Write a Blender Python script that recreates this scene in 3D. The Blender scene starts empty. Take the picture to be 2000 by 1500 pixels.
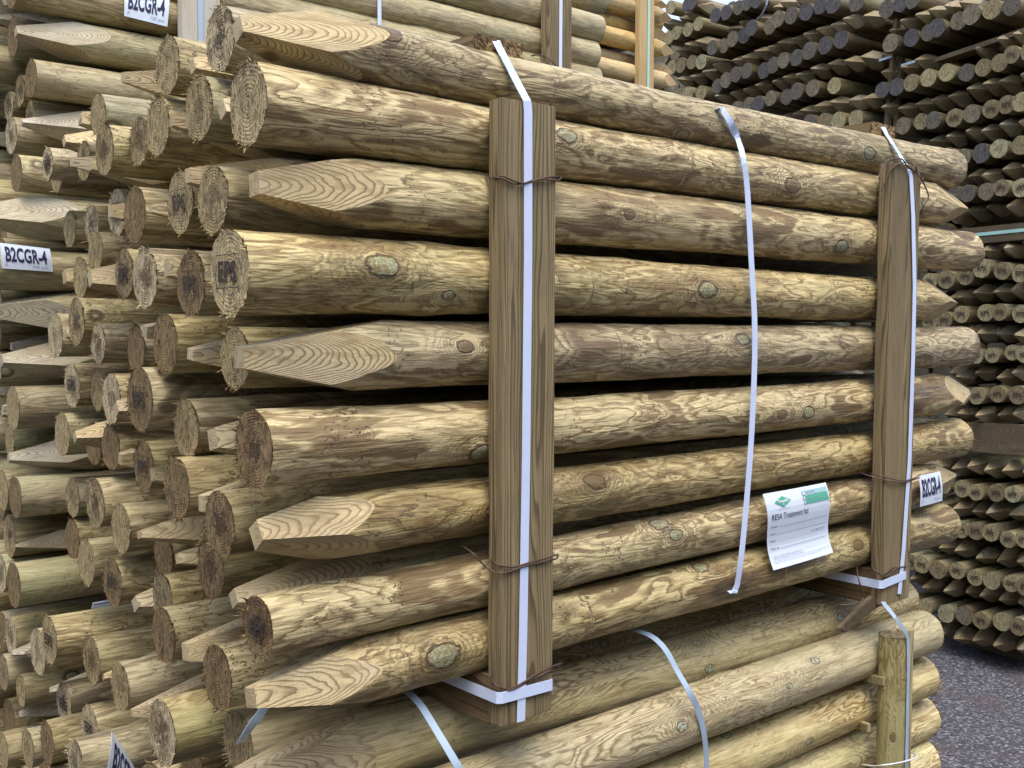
import bpy, bmesh, math, random
import numpy as np
from mathutils import Vector, Matrix, noise

# ------------------------------------------------------------------ camera, light, exposure
SC = bpy.context.scene
COL = SC.collection
CAM = Vector((-0.60796, -1.19610, 0.04783)); YAW, PITCH, ROLL, FPX = 0.861543, -0.053474, 0.0043617, 2083.58
def basis():
    cy, sy, cp, sp = math.cos(YAW), math.sin(YAW), math.cos(PITCH), math.sin(PITCH)
    f = Vector((cy*cp, sy*cp, sp)); r = Vector((sy, -cy, 0)); u = r.cross(f)
    c, s = math.cos(ROLL), math.sin(ROLL)
    return c*r+s*u, c*u-s*r, f
CR, CU, CF = basis()
cam = bpy.data.cameras.new('camera'); camo = bpy.data.objects.new('camera', cam); COL.objects.link(camo)
cam.sensor_width = 36; cam.lens = FPX/2000*36; cam.clip_start = 0.05; cam.clip_end = 400
M = Matrix((CR, CU, -CF)).transposed().to_4x4(); M.translation = CAM; camo.matrix_world = M
SC.camera = camo
SC.render.resolution_x, SC.render.resolution_y = 1024, 768
SC.view_settings.view_transform = 'Standard'; SC.view_settings.look = 'None'; SC.view_settings.gamma = 1
SC.view_settings.exposure = 1.42
SUN_EL, SUN_AZ = math.radians(66), math.radians(-125)      # azimuth of the sun seen from the yard, measured from +x
w = bpy.data.worlds.new('World'); SC.world = w; w.use_nodes = True
wn = w.node_tree.nodes; wl = w.node_tree.links
sky = wn.new('ShaderNodeTexSky'); sky.sky_type = 'NISHITA'; sky.sun_disc = False
sky.sun_elevation = SUN_EL; sky.sun_rotation = math.pi/2-SUN_AZ; sky.dust_density = 3.0; sky.air_density = 1.0
sky.ozone_density = 1.5
bg = wn['Background']; bg.inputs[1].default_value = 0.15
hs = wn.new('ShaderNodeHueSaturation'); hs.inputs['Saturation'].default_value = .75; wl.new(sky.outputs[0], hs.inputs['Color']); wl.new(hs.outputs[0], bg.inputs[0])
sd = bpy.data.lights.new('sun', 'SUN'); sd.energy = 0.9; sd.angle = math.radians(40); sd.color = (1.0, .95, .87)
so = bpy.data.objects.new('sun', sd); COL.objects.link(so)
sdir = Vector((math.cos(SUN_EL)*math.cos(SUN_AZ), math.cos(SUN_EL)*math.sin(SUN_AZ), math.sin(SUN_EL)))
so.rotation_euler = sdir.to_track_quat('Z', 'Y').to_euler()
SC.cycles.max_bounces = 5; SC.cycles.diffuse_bounces = 3; SC.cycles.glossy_bounces = 2

GROUND = -1.60
def ray(px, py): return CF + CR*(px-1000)/FPX - CU*(py-750)/FPX
def at(px, py, Y):                                          # point of a yard plane y=Y seen at a place of the photo
    d = ray(px, py); return CAM + d*((Y-CAM.y)/d.y)
# plane of the far stacks' faces
FP0 = Vector((4.44, 1.05, 0)); FDIR = Vector((math.cos(math.radians(78)), math.sin(math.radians(78)), 0))
FN = Vector((FDIR.y, -FDIR.x, 0))
FAX = Vector((math.cos(math.radians(-4)), math.sin(math.radians(-4)), 0))   # the far stakes lie along this
def atF(px, py, back=0.0):
    d = ray(px, py); return CAM + d*(((FP0+FN*back)-CAM).dot(FN)/d.dot(FN))
def depth(p): return (p-CAM).dot(CF)

# ------------------------------------------------------------------ node helper
class G:
    def __init__(s, name):
        s.m = bpy.data.materials.new(name); s.m.use_nodes = True; s.t = s.m.node_tree
        s.b = s.t.nodes['Principled BSDF']
    def n(s, typ, ins=None, **kw):
        nd = s.t.nodes.new(typ)
        for k, v in kw.items(): setattr(nd, k, v)
        for k, v in (ins or {}).items():
            if v is None: continue
            if isinstance(v, bpy.types.NodeSocket): s.t.links.new(v, nd.inputs[k])
            else: nd.inputs[k].default_value = v
        return nd
    def math(s, op, a, b=None, c=None): return s.n('ShaderNodeMath', {0: a, 1: b, 2: c}, operation=op).outputs[0]
    def vm(s, op, a, b=None): return s.n('ShaderNodeVectorMath', {0: a, 1: b}, operation=op).outputs[0]
    def noise(s, v, sc, det=2, ro=.5, di=0): return s.n('ShaderNodeTexNoise', {'Vector': v, 'Scale': sc, 'Detail': det, 'Roughness': ro, 'Distortion': di}).outputs[0]
    def ramp(s, f, stops, interp='LINEAR'):
        nd = s.n('ShaderNodeValToRGB', {0: f}); cr = nd.color_ramp; cr.interpolation = interp
        while len(cr.elements) < len(stops): cr.elements.new(.5)
        for e, (p, c) in zip(cr.elements, stops):
            e.position = p; e.color = (*c, 1) if isinstance(c, tuple) else (c, c, c, 1)
        return nd.outputs[0]
    def mix(s, f, a, b, mode='MIX'):
        nd = s.n('ShaderNodeMix', None, data_type='RGBA', blend_type=mode)
        for k, v in ((0, f), (6, a), (7, b)):
            if isinstance(v, bpy.types.NodeSocket): s.t.links.new(v, nd.inputs[k])
            else: nd.inputs[k].default_value = (*v, 1) if isinstance(v, tuple) else v
        return nd.outputs[2]
    def sm(s, v, lo, hi): return s.n('ShaderNodeMapRange', {0: v, 1: lo, 2: hi, 3: 0., 4: 1.}, interpolation_type='SMOOTHSTEP').outputs[0]
    def out(s, col, rough, bump=None, bs=.3, bd=.002, spec=.4):
        for k, v in (('Base Color', col), ('Roughness', rough), ('Specular IOR Level', spec)):
            if isinstance(v, bpy.types.NodeSocket): s.t.links.new(v, s.b.inputs[k])
            else: s.b.inputs[k].default_value = (*v, 1) if isinstance(v, tuple) else v
        if bump is not None:
            bn = s.n('ShaderNodeBump', {'Height': bump, 'Strength': bs, 'Distance': bd})
            s.t.links.new(bn.outputs[0], s.b.inputs['Normal'])
        return s.m

def coords(g, axis='x'):
    tc = g.n('ShaderNodeTexCoord').outputs['Object']
    rnd = g.n('ShaderNodeObjectInfo').outputs['Random']
    sx = g.n('ShaderNodeSeparateXYZ', {0: tc}).outputs
    off = g.n('ShaderNodeCombineXYZ', {0: g.math('MULTIPLY', rnd, 37.), 1: g.math('MULTIPLY', rnd, 91.), 2: g.math('MULTIPLY', rnd, 53.)}).outputs[0]
    return tc, rnd, sx, off
def st(g, tc, off, k):                                      # coordinates stretched k along the grain (x)
    return g.vm('ADD', g.vm('MULTIPLY', tc, (k, 1, 1)), off)

def post_mat(name, light, tan, brown, dark, patch=1.0, ring=.4, ringf=150., con=16., gloss=.5, green=.25, bumpk=1.0, pale=0.0, knotc=(.34, .38, .25)):
    """peeled, treated softwood: growth rings cut by an uneven surface, brown left-over bast, knots, tool chatter"""
    g = G(name); tc, rnd, s, off = coords(g)
    yc = g.math('ADD', s[1], .004); r = g.math('SQRT', g.math('ADD', g.math('MULTIPLY', yc, yc), g.math('MULTIPLY', s[2], s[2])))
    big = g.noise(st(g, tc, off, .2), 15, 3, .5, .5)
    med = g.noise(st(g, tc, off, .22), 34, 7, .66, .8)
    fib = g.noise(st(g, tc, off, .05), 330, 3, .6)
    strk = g.noise(st(g, tc, off, .045), 120, 5, .65); hair = g.noise(st(g, tc, off, .03), 620, 2, .5)
    vo = g.n('ShaderNodeTexVoronoi', {'Vector': st(g, tc, off, .75), 'Scale': 6.3}, feature='F1')
    d = g.math('DIVIDE', vo.outputs['Distance'], 6.3)
    kd = g.math('ADD', d, g.math('MULTIPLY', g.math('SUBTRACT', med, .5), .012))
    swirl = g.math('POWER', 2.718, g.math('MULTIPLY', d, -34.))
    at_ = g.n('ShaderNodeAttribute', None, attribute_name='knot').outputs['Vector']; ks = g.n('ShaderNodeSeparateXYZ', {0: at_}).outputs
    kx = g.math('MULTIPLY', ks[0], .62); has = ks[2]
    ka = g.math('SQRT', g.math('ADD', g.math('MULTIPLY', kx, kx), g.math('MULTIPLY', ks[1], ks[1])))
    ka = g.math('MULTIPLY', ka, g.math('DIVIDE', .014, g.math('MAXIMUM', g.math('SUBTRACT', ks[2], 1.), .004)))
    n9 = g.noise(st(g, tc, off, .8), 70, 3, .6)
    ka = g.math('ADD', ka, g.math('MULTIPLY', g.math('SUBTRACT', n9, .5), .015))
    hk = g.math('GREATER_THAN', has, .5); nohk = g.math('SUBTRACT', 1., hk)
    kswirl = g.math('MULTIPLY', hk, g.math('POWER', 2.718, g.math('MULTIPLY', ka, -30.)))
    swirl = g.math('MULTIPLY', swirl, nohk)
    phase = g.math('ADD', g.math('ADD', g.math('MULTIPLY', r, ringf), g.math('MULTIPLY', big, con)), g.math('MULTIPLY', swirl, 7.))
    phase = g.math('ADD', g.math('ADD', phase, g.math('MULTIPLY', kswirl, 11.)), g.math('MULTIPLY', med, 1.3))
    sw = g.math('MULTIPLY_ADD', g.math('SINE', g.math('MULTIPLY', phase, 6.2832)), .5, .5)
    late = g.math('POWER', sw, 2.2)
    field = g.math('ADD', g.math('MULTIPLY', g.noise(st(g, tc, off, .24), 19, 2, .5, .9), .9), g.math('MULTIPLY', med, .38)); field = g.math('SUBTRACT', field, .12); field = g.math('ADD', field, g.math('MULTIPLY', kswirl, .22))
    field = g.math('ADD', field, g.math('MULTIPLY', g.math('SUBTRACT', rnd, .5), .08))
    c0 = g.mix(g.sm(fib, .3, .7), light, tan)
    ptc = g.ramp(field, [(.28, dark), (.34, brown), (.41, brown), (.445, tan), (.452, light), (.495, light), (.52, tan), (.552, brown), (.562, brown), (.568, light), (.60, light), (.635, tan), (.67, brown), (.68, dark), (.686, tan), (.76, brown)])
    col = g.mix(g.math('MULTIPLY', g.sm(g.noise(st(g, tc, off, .35), 10, 4, .6), .26, .46), patch*.96), c0, ptc)
    col = g.mix(g.math('MULTIPLY', late, g.math('MULTIPLY', g.sm(g.noise(st(g, tc, off, .3), 12, 2), .35, .6), ring*1.3)), col, brown)
    col = g.mix(g.math('MULTIPLY', g.sm(fib, .52, .72), .35), col, brown, 'MIX')
    col = g.mix(g.math('MULTIPLY', g.sm(g.noise(st(g, tc, off, .3), 7, 2), .5, .75), green), col, (.30, .33, .17))
    if pale: col = g.mix(g.math('MULTIPLY', g.sm(g.noise(st(g, tc, off, .25), 9, 3), .42, .62), pale), col, (.55, .52, .44))
    col = g.mix(g.math('MULTIPLY', g.sm(strk, .52, .64), .55), col, brown)
    col = g.mix(g.math('MULTIPLY', g.sm(strk, .46, .36), .35), col, light)
    col = g.mix(g.math('MULTIPLY', g.sm(hair, .60, .70), .55), col, dark)
    # torn chatter marks: short dark nicks in bands
    nick = g.noise(st(g, tc, off, .9), 170, 2, .5, .8)
    band = g.sm(g.noise(g.vm('ADD', g.vm('MULTIPLY', tc, (1, .25, .25)), off), 17, 2), .50, .62)
    nk = g.math('MULTIPLY', g.sm(nick, .60, .68), band)
    col = g.mix(g.math('MULTIPLY', nk, .75*min(1, bumpk)), col, dark)
    # knots
    k1 = g.math('ADD', g.math('MULTIPLY', nohk, g.sm(kd, .0115, .008)), g.math('MULTIPLY', hk, g.sm(ka, .0125, .0105)))
    k2 = g.math('MULTIPLY', g.math('ADD', g.math('MULTIPLY', nohk, g.sm(kd, .019, .013)), g.math('MULTIPLY', hk, g.sm(ka, .0165, .0125))), g.math('SUBTRACT', 1., k1))
    kl_ = g.math('MULTIPLY', g.math('MULTIPLY', g.sm(g.math('FRACT', g.math('MULTIPLY', g.math('ADD', ka, g.math('MULTIPLY', med, .012)), 190.)), .55, .9), hk), g.math('POWER', 2.718, g.math('MULTIPLY', ka, -38.)))
    col = g.mix(g.math('MINIMUM', g.math('MULTIPLY', kl_, 1.5), .85), col, dark)
    ringk = g.math('POWER', g.math('MULTIPLY_ADD', g.math('SINE', g.math('MULTIPLY', ka, 1900.)), .5, .5), 2.)
    col = g.mix(g.math('MULTIPLY', kswirl, .25), col, g.mix(g.sm(n9, .4, .6), light, brown))
    col = g.mix(g.math('MULTIPLY', k2, .85), col, dark)
    kc = g.mix(g.sm(g.noise(tc, 200, 3), .4, .6), (.24, .20, .10), knotc)
    kc = g.mix(g.math('MULTIPLY', ringk, .5), kc, (.13, .10, .05))
    kc = kc if knotc[1] > .5 else g.mix(g.math('MULTIPLY', g.math('GREATER_THAN', g.math('FRACT', g.math('MULTIPLY', ks[2], 617.)), .55), hk), kc, (.16, .11, .055))
    col = g.mix(g.math('MULTIPLY', k1, .9), col, kc)
    # brightness from post to post
    hv = g.n('ShaderNodeHueSaturation', {'Hue': .5, 'Saturation': g.math('MULTIPLY_ADD', g.math('FRACT', g.math('MULTIPLY', rnd, 7.3)), .26, .95), 'Value': g.math('MULTIPLY_ADD', g.math('FRACT', g.math('MULTIPLY', rnd, 13.7)), .35, .80), 'Color': col})
    h = g.math('ADD', g.math('ADD', g.math('MULTIPLY', fib, .6), g.math('MULTIPLY', strk, .8)), g.math('MULTIPLY', med, 1.6))
    h = g.math('SUBTRACT', h, g.math('MULTIPLY', nk, 1.2))
    h = g.math('ADD', h, g.math('MULTIPLY', late, .12))
    h = g.math('SUBTRACT', h, g.math('MULTIPLY', k2, .6))
    rg = g.math('MULTIPLY_ADD', med, .35, gloss-.1)
    return g.out(hv.outputs[0], rg, h, .75*bumpk, .0028, .5)

def facet_mat(name, light, dark, ringf=230., grey=.3):
    g = G(name); tc, rnd, s, off = coords(g)
    yc = g.math('ADD', s[1], .005); r = g.math('SQRT', g.math('ADD', g.math('MULTIPLY', yc, yc), g.math('MULTIPLY', s[2], s[2])))
    big = g.noise(st(g, tc, off, .3), 16, 2, .5, .3); fib = g.noise(st(g, tc, off, .07), 380, 3, .6)
    r2 = g.math('ADD', r, g.math('MULTIPLY', g.math('POWER', r, 2.), 14.))
    rf = g.math('MULTIPLY', g.math('MULTIPLY_ADD', g.math('FRACT', g.math('MULTIPLY', rnd, 3.7)), .9, .75), ringf)
    med = g.noise(st(g, tc, off, .5), 60, 3, .6)
    phase = g.math('ADD', g.math('MULTIPLY', r2, rf), g.math('ADD', g.math('MULTIPLY', big, 11.), g.math('MULTIPLY', med, 1.4)))
    fr = g.math('FRACT', phase); late = g.math('MULTIPLY', g.sm(fr, .50, .88), g.sm(fr, 1.0, .92))
    col = g.mix(g.sm(fib, .3, .7), light, tuple(c*.82 for c in light))
    col = g.mix(g.math('MULTIPLY', g.sm(g.noise(st(g, tc, off, .5), 13, 3), .45, .65), grey), col, (.46, .43, .36))
    vo = g.n('ShaderNodeTexVoronoi', {'Vector': st(g, tc, off, .8), 'Scale': 5.}, feature='F1')
    d = g.math('DIVIDE', vo.outputs['Distance'], 5.)
    col = g.mix(g.math('MULTIPLY', late, g.math('MULTIPLY_ADD', g.sm(g.noise(st(g, tc, off, .4), 18, 3), .3, .6), .45, .36)), col, dark)
    col = g.mix(g.math('MULTIPLY', g.sm(d, .016, .010), .85), col, tuple(c*.6 for c in dark))
    col = g.mix(g.math('MULTIPLY', g.sm(fib, .6, .8), .3), col, dark)
    col = g.mix(g.math('MULTIPLY', g.sm(g.noise(st(g, tc, off, .05), 110, 4), .5, .66), .45), col, tuple(c*1.6 for c in dark))
    col = g.mix(g.math('MULTIPLY', g.sm(g.noise(st(g, tc, off, .4), 9, 3), .5, .7), .4), col, (.27, .19, .095))
    # saw marks across the facet
    wv = g.n('ShaderNodeTexWave', {'Vector': tc, 'Scale': 60., 'Distortion': 2., 'Detail': 1.}, bands_direction='X').outputs[1]
    h = g.math('ADD', g.math('MULTIPLY', late, -.5), g.math('ADD', g.math('MULTIPLY', fib, .5), g.math('MULTIPLY', wv, .25)))
    return g.out(col, .7, h, .5, .0012, .3)

def end_mat(name, pal, stain, ringf=260.):
    """rough-sawn end grain; pal = three colours taken in turn by the post's random number"""
    g = G(name); tc, rnd, s, off = coords(g)
    r = g.math('SQRT', g.math('ADD', g.math('MULTIPLY', s[1], s[1]), g.math('MULTIPLY', s[2], s[2])))
    rr = g.math('FRACT', g.math('MULTIPLY', rnd, 5.7))
    base = g.ramp(rr, [(0, pal[0]), (.45, pal[0]), (.5, pal[1]), (.78, pal[1]), (.82, pal[2])], 'LINEAR')
    v = g.vm('ADD', tc, off); va = g.vm('ADD', g.vm('MULTIPLY', tc, (1, 1.6, .55)), off)
    n1 = g.noise(v, 60, 6, .7); n2 = g.math('MULTIPLY_ADD', g.noise(va, 210, 4, .75, 1.2), .65, g.math('MULTIPLY', g.noise(va, 75, 3, .7, .8), .35)); nb = g.noise(v, 28, 3); n3 = g.noise(v, 110, 3, .65, 1.2)
    ang = g.math('ARCTAN2', s[2], s[1])
    ph = g.math('ADD', g.math('MULTIPLY', r, ringf), g.math('ADD', g.math('MULTIPLY', nb, 2.), g.math('MULTIPLY', n3, 1.1)))
    late = g.math('POWER', g.math('MULTIPLY_ADD', g.math('SINE', g.math('MULTIPLY', ph, 6.2832)), .5, .5), 2.)
    col = g.mix(g.math('MULTIPLY', late, .36), base, g.vm('MULTIPLY', base, (.42, .38, .34)))
    col = g.mix(g.sm(n2, .48, .58), col, g.vm('MULTIPLY', base, (1.5, 1.45, 1.35)))
    col = g.mix(g.math('MULTIPLY', g.sm(n2, .49, .41), .9), col, g.vm('MULTIPLY', base, (.20, .17, .14)))
    rot = g.math('FRACT', g.math('MULTIPLY', rnd, 11.3))
    fld = g.math('ADD', g.math('MULTIPLY', r, -13.), g.math('MULTIPLY', n3, 1.15))
    core = g.math('MULTIPLY', g.sm(fld, .27, .42), g.sm(rot, .2, .9))
    col = g.mix(g.math('MULTIPLY', core, stain*.9), col, (.06, .04, .03))
    brn = g.math('MULTIPLY', g.sm(nb, .48, .6), g.sm(rot, .3, .9))
    col = g.mix(g.math('MULTIPLY', brn, stain*.6), col, (.13, .075, .04))
    h = g.math('ADD', g.math('MULTIPLY', n2, 1.2), g.math('ADD', g.math('MULTIPLY', n1, .8), g.math('MULTIPLY', late, -.25)))
    return g.out(col, .9, h, 1.0, .0045, .15)

def plank_mat(name, light, dark, axis=2, freq=420., grey=.0):
    g = G(name); tc, rnd, s, off = coords(g)
    k = [1, 1, 1]; k[axis] = .035
    v = g.vm('ADD', g.vm('MULTIPLY', tc, tuple(k)), off)
    big = g.noise(v, 14, 2, .5, .3); fib = g.noise(v, 420, 3, .6); fib2 = g.noise(v, 90, 2, .5)
    o = [i for i in range(3) if i != axis]
    a = g.math('ADD', s[o[0]], g.math('MULTIPLY', s[o[1]], .6))
    ph = g.math('ADD', g.math('MULTIPLY', a, freq*.45), g.math('MULTIPLY', g.noise(g.vm('ADD', g.vm('MULTIPLY', tc, tuple(.05 if i == axis else 1 for i in range(3))), off), 13, 2, .5, .5), 20.))
    fr = g.math('FRACT', ph); late = g.math('MULTIPLY', g.sm(fr, .40, .85), g.sm(fr, 1.0, .9))
    col = g.mix(g.sm(fib2, .3, .7), light, tuple(c*.8 for c in light))
    col = g.mix(g.math('MULTIPLY', late, .8), col, dark)
    col = g.mix(g.math('MULTIPLY', g.sm(fib, .52, .70), .6), col, dark)
    lowk = [1, 1, 1]; lowk[axis] = .25
    n0 = g.noise(g.vm('ADD', g.vm('MULTIPLY', tc, tuple(lowk)), off), 9, 3)
    col = g.mix(g.math('MULTIPLY', g.sm(n0, .5, .68), .35), col, tuple(c*.9 for c in dark))
    if grey: col = g.mix(g.math('MULTIPLY', g.sm(n0, .38, .55), grey), col, (.50, .48, .42))
    kk = [1, 1, 1]; kk[axis] = .45
    vo = g.n('ShaderNodeTexVoronoi', {'Vector': g.vm('ADD', g.vm('MULTIPLY', tc, tuple(kk)), off), 'Scale': 4.2}, feature='F1')
    kd = g.math('DIVIDE', vo.outputs['Distance'], 4.2)
    col = g.mix(g.math('MULTIPLY', g.sm(kd, .022, .014), .7), col, tuple(c*.8 for c in dark))
    col = g.mix(g.math('MULTIPLY', g.sm(kd, .011, .009), .8), col, tuple(c*.75 for c in light))
    h = g.math('ADD', g.math('MULTIPLY', late, .6), g.math('MULTIPLY', fib, .7))
    return g.out(col, .72, h, .6, .0012, .35)

def plain_mat(name, col, rough=.5, bump=0., scale=200., var=.15, spec=.4, metal=0.):
    g = G(name); tc, rnd, s, off = coords(g)
    n1 = g.noise(tc, scale, 3, .6); n0 = g.noise(g.vm('ADD', tc, off), 22, 4, .6)
    c = g.mix(g.math('MULTIPLY', g.sm(n0, .4, .75), var), col, tuple(k*.45 for k in col))
    g.b.inputs['Metallic'].default_value = metal
    return g.out(c, rough, n1 if bump else None, bump, .0006, spec)

LT, TN, BR, DK = (.57, .475, .27), (.41, .33, .17), (.175, .115, .055), (.06, .038, .02)
MAT = {
 'front': post_mat('peeled_post_wood', (.60, .495, .28), TN, BR, DK, patch=1.0, ring=.5, con=15, gloss=.42, green=.22),
 'inner': post_mat('shaded_post_wood', (.49, .42, .25), (.34, .28, .15), (.145, .10, .05), DK, patch=.75, ring=.4, con=12, green=.45),  # inner posts: crevice shade taken into the darker wood colour
 'lower': post_mat('turned_post_wood', (.66, .58, .36), (.54, .455, .255), (.24, .165, .08), (.09, .06, .03), patch=.30, ring=.8, con=24, green=.45, bumpk=.6, knotc=(.50, .62, .50)),
 'upr': post_mat('upright_post_wood', (.46, .42, .23), (.36, .32, .165), (.20, .135, .065), (.10, .065, .03), patch=.15, ring=.75, con=18, green=.5, bumpk=.5),
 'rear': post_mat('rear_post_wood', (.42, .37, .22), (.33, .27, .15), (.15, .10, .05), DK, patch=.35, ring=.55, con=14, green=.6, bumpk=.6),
 'endl': end_mat('clean_post_end_wood', ((.44, .36, .205), (.44, .36, .205), (.44, .36, .205)), .45, 200.),
 'endd': end_mat('dark_post_end_wood', ((.27, .19, .10), (.24, .165, .085), (.27, .19, .10)), 1.0),
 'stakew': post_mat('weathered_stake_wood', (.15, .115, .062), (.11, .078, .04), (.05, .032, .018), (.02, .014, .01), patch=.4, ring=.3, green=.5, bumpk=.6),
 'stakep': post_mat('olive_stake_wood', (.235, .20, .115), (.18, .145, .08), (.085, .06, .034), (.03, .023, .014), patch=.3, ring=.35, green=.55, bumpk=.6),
 'pale': post_mat('clean_stake_wood', (.58, .44, .22), (.50, .36, .17), (.28, .18, .08), (.12, .08, .04), patch=.25, ring=.25, con=8, green=.1, bumpk=.5),
 'facet': facet_mat('cut_point_wood', (.57, .455, .25), (.15, .10, .05), ringf=200.),
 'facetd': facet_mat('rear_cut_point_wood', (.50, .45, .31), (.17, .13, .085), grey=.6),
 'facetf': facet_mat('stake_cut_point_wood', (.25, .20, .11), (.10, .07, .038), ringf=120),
 'facetp': facet_mat('clean_cut_point_wood', (.62, .44, .22), (.34, .22, .10), ringf=110, grey=.1),
 'end': end_mat('sawn_post_end_wood', ((.37, .295, .16), (.23, .165, .085), (.50, .42, .265)), .9),
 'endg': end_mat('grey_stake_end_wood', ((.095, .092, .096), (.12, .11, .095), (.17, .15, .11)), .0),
 'endt': end_mat('tan_stake_end_wood', ((.30, .265, .155), (.21, .175, .105), (.33, .32, .20)), .35),
 'stamp': plain_mat('burnt_stamp', (.045, .032, .024), .9),
 'batten': plank_mat('batten_wood', (.27, .21, .11), (.070, .046, .023), 2, 330.),
 'bearer': plank_mat('bearer_wood', (.19, .135, .065), (.075, .047, .024), 1),
 'bearer2': plank_mat('far_bearer_wood', (.15, .115, .065), (.07, .05, .03), 1),
 'oldbat': plank_mat('bleached_batten_wood', (.52, .45, .32), (.26, .20, .13), 2, grey=.8),
 'palebat': plank_mat('pale_batten_wood', (.56, .40, .19), (.34, .22, .10), 2),
 'halfr': None,
 'strap': plain_mat('white_strap_plastic', (.58, .67, .88), .34, .25, 900, .10, .5),
 'strapb': plain_mat('blue_grey_strap_plastic', (.36, .46, .58), .38, .25, 900, .15, .5),
 'strapm': plain_mat('mint_strap_plastic', (.36, .60, .55), .4, .2, 900, .1, .5),
 'wire': plain_mat('rusty_wire_metal', (.11, .065, .048), .55, .3, 500, .5, .5, .5),
 'wirew': plain_mat('white_cord_plastic', (.72, .74, .78), .4, .1, 500, .1),
 'paper': plain_mat('label_paper', (.72, .80, .92), .6, .1, 300, .05, .3),
 'ink': plain_mat('dark_print', (.035, .03, .085), .6, 0, 200, .2, .3),
 'inkg': plain_mat('faint_print', (.30, .33, .42), .6, 0, 200, .1, .3),
 'green': plain_mat('green_print', (.10, .44, .30), .6, 0, 200, .1, .3),
 'green2': plain_mat('pale_green_print', (.36, .58, .62), .6, 0, 200, .1, .3),
 'white': plain_mat('white_print', (.78, .84, .9), .6, 0, 200, .05, .3),
}
MAT['halfr'] = plank_mat('round_upright_wood', (.42, .37, .19), (.19, .14, .07), 2, 150)
def ground_mat():
    g = G('asphalt'); tc = g.n('ShaderNodeTexCoord').outputs['Object']
    vo = g.n('ShaderNodeTexVoronoi', {'Vector': tc, 'Scale': 95.}, feature='F1')
    cell = g.n('ShaderNodeSeparateXYZ', {0: vo.outputs['Color']}).outputs[0]
    n0 = g.noise(tc, 2.2, 4, .6); n1 = g.noise(tc, 380, 2)
    col = g.ramp(cell, [(0, (.036, .035, .040)), (.6, (.070, .068, .078)), (.86, (.125, .122, .142)), (.97, (.22, .22, .26))])
    col = g.mix(g.math('MULTIPLY', g.sm(n0, .45, .68), .75), col, (.085, .066, .064))
    h = g.math('ADD', g.math('MULTIPLY', vo.outputs['Distance'], -1.), g.math('MULTIPLY', n1, .3))
    return g.out(col, .5, h, .9, .006, .5)
MAT['ground'] = ground_mat()

# ------------------------------------------------------------------ object helpers
def mesh_obj(name, verts, faces, mats, parent=None, mi=None, smooth=False):
    me = bpy.data.meshes.new(name); me.from_pydata([tuple(v) for v in verts], [], faces)
    for m in mats: me.materials.append(MAT[m])
    if mi: me.polygons.foreach_set('material_index', mi)
    if smooth: me.polygons.foreach_set('use_smooth', [True]*len(me.polygons))
    me.update()
    o = bpy.data.objects.new(name, me); COL.objects.link(o)
    if parent: o.parent = parent
    return o
def tag(o, label, cat, group=None, kind=None):
    o['label'] = label
    if cat: o['category'] = cat
    if group: o['group'] = group
    if kind: o['kind'] = kind
    return o
ORD = ['zeroth', 'first', 'second', 'third', 'fourth', 'fifth', 'sixth', 'seventh', 'eighth', 'ninth', 'tenth', 'eleventh', 'twelfth', 'thirteenth', 'fourteenth', 'fifteenth', 'sixteenth', 'seventeenth', 'eighteenth', 'nineteenth', 'twentieth', 'twenty-first', 'twenty-second', 'twenty-third', 'twenty-fourth', 'twenty-fifth', 'twenty-sixth', 'twenty-seventh', 'twenty-eighth']

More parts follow.
